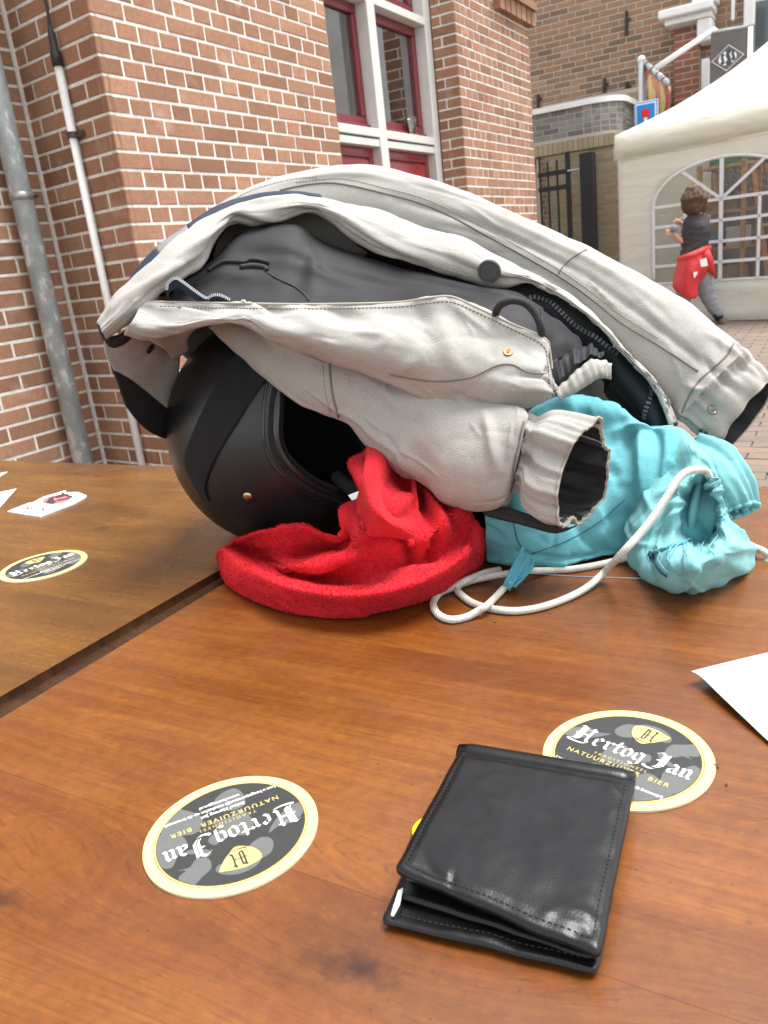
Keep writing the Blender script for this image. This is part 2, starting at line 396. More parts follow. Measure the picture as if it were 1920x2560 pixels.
# ------------------------------------------------------------------ ground with clinker paving
def pav_mat():
    t = MT('clinker', .8, .3); oi = t.n('ObjectInfo'); r = t.math('FRACT', t.math('ADD', oi.outputs['Random'], t.geo().outputs['Random Per Island']))
    c = t.ramp(r, [(0, (.15, .115, .09)), (.3, (.19, .14, .11)), (.6, (.165, .135, .115)), (.8, (.22, .15, .11)), (1, (.14, .125, .11))])
    f = t.noise(t.pos(), 18, 5, .65); c = t.mix(t.ramp(f, [(.4, 0), (.8, .5)]), c, (.10, .09, .08)); t.color(c); t.bump(t.noise(t.pos(), 150, 4), .5, .003); return t.m
t = MT('ground_sand', .9, .2); f = t.noise(t.pos(), 9, 6); t.color(t.ramp(f, [(.3, (.115, .10, .08)), (.7, (.17, .15, .12))])); t.bump(t.noise(t.pos(), 90, 4), .5, .004)
gr = mesh('ground', [(-60, -40, 0), (80, -40, 0), (80, 120, 0), (-60, 120, 0)], [(0, 1, 2, 3)], t.m); gr['kind'] = 'structure'
M_PAV = pav_mat()
pv = []; du, dv = .21, .105; rng = random.Random(11)
GP = GZ(1880, 1000)
for j in range(-75, 62):
    for i in range(-26, 26):
        o = GP + NV * (i * du + (.5 * du if j % 2 else 0)) + RV * (j * dv)
        x, y, z = PX(o + UP * .01)
        pv.append((o, i, j))
pvs = sorted(pv, key=lambda q: -((1 if PX(q[0])[2] > .5 and seen(q[0] + UP * .01) and PX(q[0])[0] > 1760 and PX(q[0])[1] < 1230 else 0) * 1e6 + 1 / max(.1, abs(PX(q[0])[2]))))
vp, fp = brick_shape(du - .006, .05, dv - .006, 3)
pme = []
for s in range(6):
    v, f = brick_shape(du - .006, dv - .006, .03, 50 + s); me = bpy.data.meshes.new('paver'); me.from_pydata([(p.x, p.z, p.y) for p in v], [], [tuple(reversed(q)) for q in f]); me.materials.append(M_PAV); pme.append(me)
mb = MB(); nsing = 0
for q, (o, i, j) in enumerate(pvs):
    m = Matrix(((NV.x, RV.x, 0, o.x), (NV.y, RV.y, 0, o.y), (0, 0, 1, .012 + rng.uniform(-.0015, .0015)), (0, 0, 0, 1)))
    if q < 300: ob = link('paver', pme[q % 6], gr); ob.matrix_local = m
    else: mb.add([m @ v.co for v in pme[q % 6].vertices], [tuple(p.vertices) for p in pme[q % 6].polygons])
if mb.v: o = mb.build('paving', M_PAV, gr); o['kind'] = 'stuff'
# ================================================================== tables (two, butted end to end)
T0 = Vector((-.238, .6435, TZ))
def TP(a, b, z=0.0): return T0 + NV * a + RV * b + UP * z
def TAB(p): q = Vector(p) - T0; return q.dot(NV), q.dot(RV)
B_FAR, B_NEAR = .495, -.405
A_L = TAB(OZ(0, 1741))[0] * .5 + TAB(OZ(545, 1427))[0] * .5      # edge of the left top
A_R = TAB(OZ(0, 1801))[0] * .5 + TAB(OZ(555, 1459))[0] * .5      # end of the moulding on the right top
KN_R = [(892, 2422, .030, 1), (12, 2253, .022, .8), (581, 1560, .007, .7), (1444, 1580, .005, .9), (1250, 1420, .012, .3), (1010, 2200, .006, .35), (860, 2132, .004, .6)]
KN_L = [(255, 1321, .02, .7), (480, 1400, .02, .35), (235, 1508, .006, .5)]
def wood(name, cols, knots, seed, rough=.30):
    t = MT(name, rough, .5)
    # coordinates: x along the grain (NV), y across (RV)
    p = t.n('VectorMath', operation='SUBTRACT'); t.l(t.pos(), p.inputs[0]); p.inputs[1].default_value = T0
    rot = t.mapping(p.outputs[0], rot=(0, 0, YR))
    oi = t.n('ObjectInfo'); sh = t.n('CombineXYZ'); t.l(t.math('MULTIPLY', oi.outputs['Random'], 7.0), sh.inputs[0]); t.l(t.math('MULTIPLY', oi.outputs['Random'], 3.0), sh.inputs[2])
    # knots bend the grain
    warp = None; dark = None
    for (kx, ky, r, s) in knots:
        a, b2 = TAB(OZ(kx, ky))
        d = t.n('VectorMath', operation='SUBTRACT'); t.l(rot, d.inputs[0]); d.inputs[1].default_value = (a, b2, 0)
        sc = t.n('VectorMath', operation='MULTIPLY'); t.l(d.outputs[0], sc.inputs[0]); sc.inputs[1].default_value = (.55 / r, 1.35 / r, 0)
        ln = t.n('VectorMath', operation='LENGTH'); t.l(sc.outputs[0], ln.inputs[0])
        nz = t.math('MULTIPLY', t.noise(t.pos(), 90, 3), .9)
        ll = t.math('ADD', ln.outputs['Value'], nz)
        g = t.ramp(ll, [(.5, s), (1.0, s * .35 if r > .015 else 0)] if r > .015 else [(.5, s), (1.0, 0)])
        wv = t.ramp(t.math('MULTIPLY', ln.outputs['Value'], .25), [(.1, 1), (1, 0)], 'EASE')
        ww = t.math('MULTIPLY', wv, r * 1.2)
        warp = ww if warp is None else t.math('ADD', warp, ww); dark = g if dark is None else t.mix(1, dark, g, 'LIGHTEN')
        if r > .015:
            g2 = t.ramp(t.math('MULTIPLY', ll, .4), [(.5, s * .45), (.9, 0)]); dark = t.mix(1, dark, g2, 'LIGHTEN')
    add = t.n('VectorMath', operation='ADD'); t.l(rot, add.inputs[0]); t.l(sh.outputs[0], add.inputs[1])
    wc = t.n('CombineXYZ'); t.l(warp, wc.inputs[1]); add2 = t.n('VectorMath', operation='ADD'); t.l(add.outputs[0], add2.inputs[0]); t.l(wc.outputs[0], add2.inputs[1])
    g = add2.outputs[0]
    big = t.noise(t.mapping(g, scale=(1.6, 11, 1)), 1.6, 5, .55, .6)
    c = t.ramp(big, [(.28, cols[0]), (.45, cols[1]), (.6, cols[2]), (.75, cols[1])])
    ringv = t.noise(t.mapping(g, scale=(2.2, 60, 1)), 1.5, 4, .6, .35)
    c = t.mix(t.ramp(ringv, [(.40, 0), (.50, .26), (.60, 0)]), c, cols[3])
    blot = t.noise(t.mapping(g, scale=(2.2, 4.2, 1)), 3.0, 4, .55); c = t.mix(t.ramp(blot, [(.44, 0), (.72, .42)]), c, cols[3])
    blot2 = t.noise(t.mapping(g, scale=(3, 3, 1)), 5.5, 3, .5); c = t.mix(t.ramp(blot2, [(.50, 0), (.75, .5)]), c, cols[2])
    mot = t.noise(t.pos(), 120, 5, .7); c = t.mix(t.ramp(mot, [(.38, .30), (.62, 0)]), c, cols[3]); pore = t.noise(t.mapping(g, scale=(60, 900, 1)), 1.0, 2, .6); c = t.mix(t.ramp(pore, [(.58, 0), (.70, .35)]), c, [x * .5 for x in cols[3]])
    scr = t.noise(t.mapping(t.pos(), rot=(0, 0, .4), scale=(8, 700, 1)), 1.0, 2, .5); c = t.mix(t.ramp(scr, [(.70, 0), (.76, .25)]), c, [min(1, x * 1.7) for x in cols[2]])
    fine = t.noise(t.mapping(g, scale=(12, 420, 1)), 1.0, 3, .6); c = t.mix(t.ramp(fine, [(.45, 0), (.70, .26)]), c, cols[3])
    fl = t.noise(t.mapping(g, scale=(160, 520, 1)), 1.0, 2, .5); c = t.mix(t.ramp(fl, [(.64, 0), (.76, .13)]), c, [min(1, x * 1.9) for x in cols[2]])
    c = t.mix(dark, c, [x * .35 for x in cols[3]])
    sp = t.noise(t.pos(), 260, 2, .5); c = t.mix(t.ramp(sp, [(.70, 0), (.74, .5)]), c, [x * .3 for x in cols[3]])
    t.color(c)
    rr = t.noise(t.pos(), 14, 5, .65); t.rough(t.ramp(rr, [(.3, rough - .07), (.7, rough + .12)]))
    t.bump(fine, .16, .0006); t.bump(t.noise(t.pos(), 900, 3), .14, .0004); t.bump(t.noise(t.mapping(g, scale=(3, 14, 1)), 2, 2), .25, .0012)
    t.set(Coat_Weight=.12 if rough < .5 else 0, Coat_Roughness=.16); return t.m
M_WOOD_R = wood('stained_pine_red', [(.155, .045, .007), (.24, .074, .010), (.315, .107, .015), (.085, .021, .005)], KN_R, 1)
M_WOOD_L = wood('stained_pine_olive', [(.125, .050, .009), (.195, .080, .012), (.255, .110, .016), (.062, .024, .007)], KN_L, 2, .27)
M_EDGE = wood('stained_edge_dark', [(.024, .010, .005), (.05, .019, .008), (.085, .034, .012), (.010, .005, .003)], KN_L[:1], 3, .55)
M_EDGE.node_tree.nodes['Principled BSDF'].inputs['Specular IOR Level'].default_value = .12
M_LEG = simple('table_leg_brown', (.10, .045, .02), .45, .2, 14)
def rbox(name, a0, a1, b0, b1, z0, z1, mat, par, bw=.0006):
    b = MB(); b.box(TP(a0, b0, z0), NV * (a1 - a0), RV * (b1 - b0), UP * (z1 - z0)); o = b.build(name, mat, par); return bevel(o, bw, 2) if bw else o
def table(name, a0, a1, mat, label, edge):
    tb = empty(name, TP((a0 + a1) / 2, .045, -TZ), label, 'table', 'brown wooden tables standing end to end')
    nb = 8; w = (B_FAR - B_NEAR) / nb; rng = random.Random(len(label)); bs = [B_NEAR] + [B_NEAR + w * i + rng.uniform(-.02, .02) for i in range(1, nb)] + [B_FAR]
    for i in range(nb): rbox('board', a0, a1, bs[i] + .00003, bs[i + 1] - .00003, -.03 - (i % 2) * .0004, (i * 7 % 3) * .00006, mat, tb, .00015)
    for (q0, q1, r0, r1) in ((a0 + .06, a1 - .06, B_NEAR + .06, B_NEAR + .085), (a0 + .06, a1 - .06, B_FAR - .085, B_FAR - .06), (a0 + .06, a0 + .085, B_NEAR + .09, B_FAR - .09), (a1 - .085, a1 - .06, B_NEAR + .09, B_FAR - .09)):
        rbox('apron', q0, q1, r0, r1, -.12, -.032, M_LEG, tb, .002)
    for qa in (a0 + .04, a1 - .11):
        for qb in (B_NEAR + .04, B_FAR - .11): rbox('leg', qa, qa + .07, qb, qb + .07, -TZ, -.0315, M_LEG, tb, .004)
    return tb
tabL = table('table', A_L - 1.5, A_L, M_WOOD_L, 'olive brown wooden table top carrying the paper sachet, nearest the downpipe', 1)
tabR = table('table', A_R, A_R + 1.35, M_WOOD_R, 'reddish brown wooden table carrying the helmet, wallet and clothes', 0)
# moulded edge of the left table: step, cove and bead, seen from the right table
_w = A_R - A_L - .0012
prof = [(-.002, -.0002), (0, -.0004), (.0002, -.0060), (.05, -.0085), (.13, -.0088), (.19, -.0070), (.28, -.0042), (.40, -.0032), (.55, -.0034), (.70, -.0056), (.82, -.0092), (.91, -.0140), (.96, -.019), (.97, -.026), (.9, -.0298), (-.002, -.0298)]
prof = [(A_L + (q * _w if q > .001 else q), z) for q, z in prof]
nn = len(prof); nb_ = 60; vs = []
for k in range(nb_ + 1):
    bb = B_NEAR + (B_FAR - B_NEAR) * k / nb_
    for i, (a, z) in enumerate(prof): vs.append(TP(a + (.0006 * noise.noise(Vector((bb * 60, i * .7, 0))) if 2 < i < 13 else 0), bb, z + (.0005 * noise.noise(Vector((bb * 90, i * .9, 5))) if 2 < i < 13 else 0)))
o = mesh('edge_moulding', vs, [(k * nn + i, k * nn + (i + 1) % nn, (k + 1) * nn + (i + 1) % nn, (k + 1) * nn + i) for k in range(nb_) for i in range(nn)] + [tuple(range(nn - 1, -1, -1)), tuple(nb_ * nn + i for i in range(nn))], M_EDGE, tabL); autosmooth(o, 50)

# ================================================================== lettering: broad-nib strokes for the blackletter, built-in font for the rest
NIB = Vector((.052, .040))
def nib(strokes, w=1.0):
    """each stroke: list of 2-D points; returns list of quads drawn by a slanted broad pen"""
    quads = []; n = NIB * w
    for st in strokes:
        for p, q in zip(st[:-1], st[1:]):
            p, q = Vector(p), Vector(q); d = q - p
            if abs(d.x * n.y - d.y * n.x) < 1e-4: n2 = Vector((n.x, n.y + .012))
            else: n2 = n
            quads.append([p - n2, q - n2, q + n2, p + n2])
    return quads
def arc(cx, cy, rx, ry, a0, a1, n=8): return [(cx + rx * cos(radians(a0 + (a1 - a0) * i / n)), cy + ry * sin(radians(a0 + (a1 - a0) * i / n))) for i in range(n + 1)]
GL = {  # x-height 1.0 ; strokes, advance
 'H': ([[(.12, 1.55), (.30, 1.72), (.52, 1.55), (.36, 1.3)], [(.36, 1.6), (.36, .25), (.22, .06)], [(.36, .25), (.5, .12)], [(.58, 1.62), (.58, .2)], [(.20, .85), (1.02, .85)], [(.98, 1.7), (1.06, 1.5), (1.02, .9), (1.04, .25), (1.18, .08)], arc(.62, .05, .62, .22, 200, 330, 8), [(.78, 1.35), (.98, 1.55), (1.2, 1.45)]], 1.45),
 'e': ([[(.10, .78), (.10, .22), (.28, .04), (.48, .2)], [(.10, .80), (.30, .98), (.46, .76), (.12, .46)]], .62),
 'r': ([[(.06, .88), (.18, .80), (.18, .18), (.30, .06)], [(.06, .88), (.16, .98)], [(.18, .74), (.38, .94), (.50, .80)]], .58),
 't': ([[(.22, 1.28), (.20, .2), (.34, .04), (.46, .18)], [(.04, .88), (.44, .88)]], .52),
 'o': ([[(.10, .78), (.10, .22), (.30, .02)], [(.10, .78), (.30, .98)], [(.30, .98), (.50, .76), (.50, .22)], [(.30, .02), (.50, .22)]], .66),
 'g': ([[(.10, .80), (.10, .26), (.28, .08)], [(.10, .80), (.30, .96)], [(.28, .08), (.48, .24)], [(.30, .94), (.50, .82), (.50, -.22), (.28, -.42), (.06, -.28)]], .68),
 'J': ([[(.05, 1.45), (.30, 1.70), (.56, 1.5), (.80, 1.66)], [(.52, 1.55), (.54, .35), (.36, .05)], [(.74, 1.58), (.74, .35), (.5, .02)], arc(.2, .02, .36, .22, 330, 180, 8), [(.3, .86), (.6, .86)]], 1.0),
 'a': ([[(.08, .84), (.26, .98), (.46, .82), (.46, .18), (.58, .06)], [(.44, .56), (.14, .42), (.12, .18), (.28, .04), (.44, .2)]], .66),
 'n': ([[(.06, .88), (.16, .80), (.16, .16), (.28, .05)], [(.16, .74), (.38, .96), (.50, .78), (.50, .16), (.62, .05)]], .74)}
def blackletter(word, w=1.0):
    x = 0; Q = []
    for ch in word:
        if ch == ' ': x += .28; continue
        st, adv = GL[ch]; Q += [[Vector((p.x + x, p.y)) for p in q] for q in nib(st, w)]; x += adv
    return Q, x
def font_mesh(txt, size, align='CENTER', bold=0.0, spacing=1.0):
    cu = bpy.data.curves.new('txt', 'FONT'); cu.body = txt; cu.size = size; cu.align_x = align; cu.offset = bold; cu.space_character = spacing; cu.resolution_u = 3
    o = bpy.data.objects.new('txt', cu); COL.objects.link(o); dg = bpy.context.evaluated_depsgraph_get(); me = bpy.data.meshes.new_from_object(o.evaluated_get(dg))
    vs = [v.co.copy() for v in me.vertices]; fs = [tuple(p.vertices) for p in me.polygons]
    bpy.data.objects.remove(o); bpy.data.curves.remove(cu); bpy.data.meshes.remove(me); return vs, fs

# ================================================================== beer mats
M_MATY = simple('mat_border_yellow', (.72, .57, .21), .75, .05, 60)
M_MATC = simple('mat_card_side', (.62, .52, .42), .9, .06, 90)
M_MATK = simple('mat_print_black', (.020, .021, .020), .7, .10, 200)
M_MATG = simple('mat_print_grey', (.095, .098, .095), .7, .06, 200)
M_MATW = simple('mat_print_white', (.80, .76, .74), .6, 0)
M_MATB = simple('mat_print_gold', (.50, .39, .14), .6, 0)
M_MATL = simple('mat_line_brown', (.14, .085, .02), .6, 0)
BLOBS = [  # the pale figure on the print, unit disc, y up
 [(.02, .62), (.10, .80), (.30, .86), (.50, .80), (.62, .66), (.56, .56), (.34, .60), (.16, .55)],
 [(-.36, .55), (-.28, .70), (-.12, .74), (-.02, .62), (-.10, .52), (-.06, .44), (-.22, .36), (-.34, .42)],
 [(.56, .56), (.70, .66), (.92, .80), (.97, .52), (.86, .44), (.95, .38), (.80, .40), (.70, .30), (.56, .36)],
 [(.50, .30), (.58, .34), (.66, .22), (.82, .12), (.74, .08), (.58, .16), (.52, .22)],
 [(.97, .20), (.84, .28), (.72, .08), (.58, -.02), (.64, -.30), (.86, -.44), (1.02, -.12)],
 [(.86, -.44), (.50, -.20), (.34, -.30), (.30, -.52), (.50, -.80), (.60, -.86), (.90, -.58)],
 [(-.97, .18), (-.78, .30), (-.58, .28), (-.42, .34), (-.55, .16), (-.74, .02), (-.90, -.04), (-1.0, 0)],
 [(-.30, .04), (-.14, .20), (.06, .10), (.26, .18), (.32, .02), (.12, -.14), (.22, -.30), (-.04, -.26), (-.24, -.32)],
 [(-.30, -.42), (-.12, -.38), (.02, -.5), (.10, -.66), (-.05, -.84), (-.26, -.86), (-.34, -.66)]]
SHIELD = [(.0, .58), (.30, .64), (.60, .56), (.66, .52), (.56, .36), (.42, .22), (.30, .14), (.14, .22), (.02, .36)]
def scanfill(pts, z):
    return [(x, y, z) for x, y in pts], [tuple(range(len(pts)))]
def tri_poly(pts):
    bm = bmesh.new(); vs = [bm.verts.new((x, y, 0)) for x, y in pts]; f = bm.faces.new(vs); bmesh.ops.triangulate(bm, faces=[f])
    bm.verts.index_update(); out = [tuple(v.index for v in q.verts) for q in bm.faces]; bm.free(); return out
RAD = .047; TH = .0014
def coaster(cx, cy, ang, label, fine=True, zoff=0):
    o0 = Vector((cx, cy, TZ + zoff + .0002)); e = empty('beer_mat', o0, label, 'beer mat', 'round beer mats lying on the tables')
    ca, sa = cos(ang), sin(ang)
    def tr(x, y, z): return o0 + Vector((ca * x - sa * y, sa * x + ca * y, z))
    def flat(name, polys, mat, z, s=RAD):
        b = MB()
        for q in polys: b.add([tr(p[0] * s, p[1] * s, z) for p in q], [tuple(range(len(q)))])
        bm = bmesh.new(); o = b.build(name, mat, e); return o
    n = 72; ring = [(cos(2 * pi * k / n), sin(2 * pi * k / n)) for k in range(n)]
    jr = [1 + .0025 * sin(5 * k) for k in range(n)]
    b = MB(); b.add([tr(x * RAD * j, y * RAD * j, 0) for (x, y), j in zip(ring, jr)] + [tr(x * RAD * j, y * RAD * j, TH - .0002) for (x, y), j in zip(ring, jr)], [tuple(range(n - 1, -1, -1))] + [(k, (k + 1) % n, n + (k + 1) % n, n + k) for k in range(n)])
    b.build('card', M_MATC, e)
    b = MB(); b.add([tr(x * RAD * .998, y * RAD * .998, TH - .0002) for x, y in ring] + [tr(x * RAD * .99, y * RAD * .99, TH) for x, y in ring], [(k, (k + 1) % n, n + (k + 1) % n, n + k) for k in range(n)] + [tuple(n + k for k in range(n))]); b.build('border', M_MATY, e)
    z = TH + .00004
    f = lambda r, dz, mat, nm: flat(nm, [[(x * r, y * r) for x, y in ring]], mat, z + dz)
    f(.880, 0, M_MATL, 'line'); f(.868, .00003, M_MATY, 'line'); f(.856, .00006, M_MATL, 'line'); f(.846, .00009, M_MATK, 'print_ground')
    b = MB()
    for bi_, bl_ in enumerate(BLOBS):
        bl_ = [(x - (.26 if bi_ == 0 else .16 if bi_ in (2, 3) else .06 if bi_ == 1 else 0), y) for x, y in bl_]
        pts = [(p.x, p.y) for p in crom([Vector((x, y, 0)) * .86 for x, y in bl_], 4, True)]
        pts = [((x, y) if hypot(x, y) < .845 else (x / hypot(x, y) * .845, y / hypot(x, y) * .845)) for x, y in pts]
        b.add([tr(x * RAD, y * RAD, z + .00012 + .00002 * bi_) for x, y in pts], tri_poly(pts))
    b.build('figure', M_MATG, e)
    sh = [((p.x - .33) * .70 + .05, (p.y - .4) * .74 + .50) for p in crom([Vector((x, y, 0)) for x, y in SHIELD], 3, True)]
    b = MB(); b.add([tr(x * RAD, y * RAD, z + .00034) for x, y in sh], tri_poly(sh)); b.build('shield', M_MATB, e)
    Q, w = blackletter('H', 1.2); k = .165; b = MB()
    for q in Q: b.add([tr((p.x * k * 1.05 - .08) * RAD, (p.y * k * .9 + .385) * RAD, z + .00038 + 2e-6 * len(b.f)) for p in q], [(0, 1, 2, 3)])
    b.build('monogram', M_MATK, e)
    Q, w = blackletter('Hertog Jan', 1.4); k = 1.58 / w; b = MB()
    for q in Q: b.add([tr((p.x * k - .78) * RAD, (p.y * k * .86 - .05) * RAD, z + .00038 + 2e-6 * len(b.f)) for p in q], [(0, 1, 2, 3)])
    b.build('lettering', M_MATW, e)
    for txt, sz, y, mat, bold, sp in (('TRADITIONEEL', .068, -.19, M_MATB, .0, 1.6), ('NATUURZUIVER  BIER', .105, -.30, M_MATB, .001, 1.3), ('Beleef Hertog Jan', .075, -.42, M_MATW, .001, 1.0), ('Laat u hoogstpersoonlijk rondleiden op de brouwerij', .070, -.51, M_MATW, .001, .92), ('www.hertogjan.nl', .070, -.60, M_MATW, .001, 1.0)):
        v, fs = font_mesh(txt, sz, 'CENTER', bold, sp); b = MB(); b.add([tr(p.x * RAD, (p.y + y) * RAD, z + .00037) for p in v], fs); b.build('small_print', mat, e)
    return e
def ang_px(x0, y0, x1, y1):
    a, b_ = OZ(x0, y0), OZ(x1, y1); return atan2(b_.y - a.y, b_.x - a.x)
s_ = .31344; coaster(-.1018, .3605, ang_px(320 + 1300 * s_, 1900 + 420 * s_, 320 + 310 * s_, 1900 + 800 * s_), 'round yellow rimmed beer mat lying alone on the reddish table')
s_ = .37372; coaster(.1210, .3849, ang_px(1300 + 330 * s_, 1600 + 680 * s_, 1300 + 1090 * s_, 1600 + 960 * s_), 'round yellow rimmed beer mat partly covered by the black wallet')
s_ = .1567; coaster(-.3863, .8457, ang_px(230 * s_, 1180 + 1670 * s_, 1170 * s_, 1180 + 1340 * s_), 'round yellow rimmed beer mat on the olive brown table beside the helmet')

# ================================================================== papers
M_PAPER = simple('paper_white', (.78, .80, .80), .7, .03, 30)
def paper_print():
    t = MT('paper_blue_dots', .7); f = t.n('TexVoronoi'); f.inputs['Scale'].default_value = 130; f.inputs['Randomness'].default_value = .15
    t.l(t.mapping(t.pos(), rot=(0, 0, .6), scale=(1, .45, .3)), f.inputs['Vector']); t.color(t.ramp(f.outputs['Distance'], [(.18, (.17, .30, .33)), (.45, (.40, .44, .44))])); return t.m
def stripes():
    t = MT('paper_blue_lines', .7); w = t.n('TexWave'); w.inputs['Scale'].default_value = 60; w.inputs['Distortion'].default_value = 1.5; t.l(t.mapping(t.pos(), rot=(0, 0, 1.2)), w.inputs['Vector']); t.color(t.ramp(w.outputs['Fac'], [(.2, (.52, .68, .76)), (.6, (.80, .83, .85))])); return t.m
def leaf(name, pts, mat, label, cat, th=.00015, group=None):
    """thin sheet from a grid of points (rows)"""
    nr, nc = len(pts), len(pts[0]); rows = [crom(r, 6) for r in pts]; cols = list(zip(*rows)); cols = [crom(c, 6) for c in cols]
    NR, NC = len(cols[0]), len(cols); v = [cols[c][r] for r in range(NR) for c in range(NC)]
    f = [(r * NC + c, r * NC + c + 1, (r + 1) * NC + c + 1, (r + 1) * NC + c) for r in range(NR - 1) for c in range(NC - 1)]
    o = mesh(name, v, f, mat, None, True); m = o.modifiers.new('thick', 'SOLIDIFY'); m.thickness = th; m.offset = 0
    tag(o, label, cat, group); return o
_q = lambda x, y, z: OZ(x, y, z)
leaf('paper_sheet', [[_q(1727, 1678, .010), _q(1830, 1652, .006), _q(1960, 1622, .002), _q(2120, 1590, .001)], [_q(1752, 1692, .008), _q(1850, 1700, .005), _q(1980, 1700, .002), _q(2150, 1700, .001)], [_q(1800, 1738, .006), _q(1880, 1770, .003), _q(2010, 1790, .001), _q(2180, 1800, .001)], [_q(1930, 1862, .002), _q(1990, 1890, .001), _q(2060, 1900, .001), _q(2210, 1910, .001)]], paper_print(), 'white paper with pale blue dotted print, curling at its corner beside a beer mat', 'paper')
leaf('paper_slip', [[_q(-60, 1243, .0005), _q(42, 1221, .002)], [_q(-60, 1300, .0005), _q(0, 1268, .0005)]], stripes(), 'white paper slip with pale blue lines beside the sachet', 'paper')
leaf('paper_slip', [[_q(-70, 1196, .0005), _q(20, 1179, .001)], [_q(-70, 1235, .0005), _q(0, 1191, .0005)]], M_PAPER, 'plain white paper slip at the far edge of the olive table', 'paper')
# sugar sachet
sa_ = empty('paper_sachet', OZ(120, 1265), 'torn white paper sachet with red and black emblem on the olive table', 'sachet')
so = [(115, 625), (460, 490), (520, 485), (690, 395), (870, 345), (1040, 290), (1062, 322), (1250, 320), (1385, 375), (1350, 410), (1170, 505), (900, 600), (630, 700), (400, 670)]
hz = lambda x, y: .0012 + .0016 * sin(x / 1400 * pi) 
top = [OZ(x * .1567, 1180 + y * .1567, hz(x, y)) for x, y in so]; n = len(top)
cen = OZ(760 * .1567, 1180 + 480 * .1567, .0036)
vs = top + [Vector((p.x, p.y, TZ + .0003)) for p in top] + [cen]
mesh('pouch', vs, [(i, (i + 1) % n, 2 * n) for i in range(n)] + [(n + i, n + (i + 1) % n, (i + 1) % n, i) for i in range(n)] + [tuple(range(2 * n - 1, n - 1, -1))], simple('sachet_paper', (.76, .77, .77), .6, .03, 60), sa_)
sbv = BVHTree.FromPolygons([tuple(v) for v in vs], [(i, (i + 1) % n, 2 * n) for i in range(n)])
def on_s(x, y, dz=.0003):
    d = ray(x * .1567, 1180 + y * .1567); h = sbv.ray_cast(EYE, d.normalized()); p = h[0] if h[0] else OZ(x * .1567, 1180 + y * .1567, .006); return p + UP * dz
def on_poly(polys, mat, name, dz):
    b = MB()
    for q in polys: pts = [on_s(x, y, dz) for x, y in q]; b.add(pts, [tuple(range(len(pts)))])
    b.build(name, mat, sa_)
on_poly([[(680 + 230 * (1 - cos(a)) , 470 - 70 * sin(a) - 55 * (1 - cos(a)) * .55) for a in [2 * pi * i / 16 for i in range(16)]]], simple('sachet_pink', (.62, .13, .16), .6, .1, 200), 'emblem_ground', .0004)
on_poly([[(730, 490), (790, 420), (870, 390), (850, 440), (900, 480), (840, 515)], [(860, 400), (1000, 350), (1110, 360), (1000, 400), (900, 420)], [(980, 330), (1010, 325), (1040, 360), (1160, 390), (1150, 420), (1080, 400), (1010, 375)], [(900, 450), (1100, 410), (1120, 430), (920, 470)]], simple('sachet_black', (.03, .03, .03), .6, 0), 'emblem_figure', .0007)
v, fs = font_mesh('suiker', 1.0, 'LEFT')
wmax = max(p.x for p in v); b = MB(); b.add([on_s(720 - (p.x / wmax) * 380, 600 - (p.x / wmax - .5) * 40 + (p.y - .35) * 110, .0009) for p in v], fs); b.build('lettering', simple('sachet_ink', (.10, .10, .11), .6, 0), sa_)

# ================================================================== wallet
t = MT('black_leather', .34, .36); f1 = t.noise(t.pos(), 16, 4, .6); f2 = t.noise(t.pos(), 1100, 3, .6); vo = t.n('TexVoronoi'); vo.inputs['Scale'].default_value = 900; t.l(t.pos(), vo.inputs['Vector'])
t.color(t.ramp(f1, [(.3, (.0035, .0035, .004)), (.7, (.007, .007, .0075))])); t.rough(t.ramp(t.noise(t.pos(), 40, 5, .7), [(.3, .24), (.7, .36)])); t.bump(f2, .15, .0003); t.bump(vo.outputs['Distance'], .12, .0003); t.bump(t.noise(t.pos(), 60, 3), .16, .001); M_LEATHER = t.m
M_THREAD = simple('black_thread', (.010, .010, .011), .7, 0)
wl = empty('wallet', OZ(1230, 2160), 'worn black leather wallet folded shut on the reddish table', 'wallet')
def lerp2(c, u, v): return (c[0] * (1 - u) + c[1] * u) * (1 - v) + (c[3] * (1 - u) + c[2] * u) * v
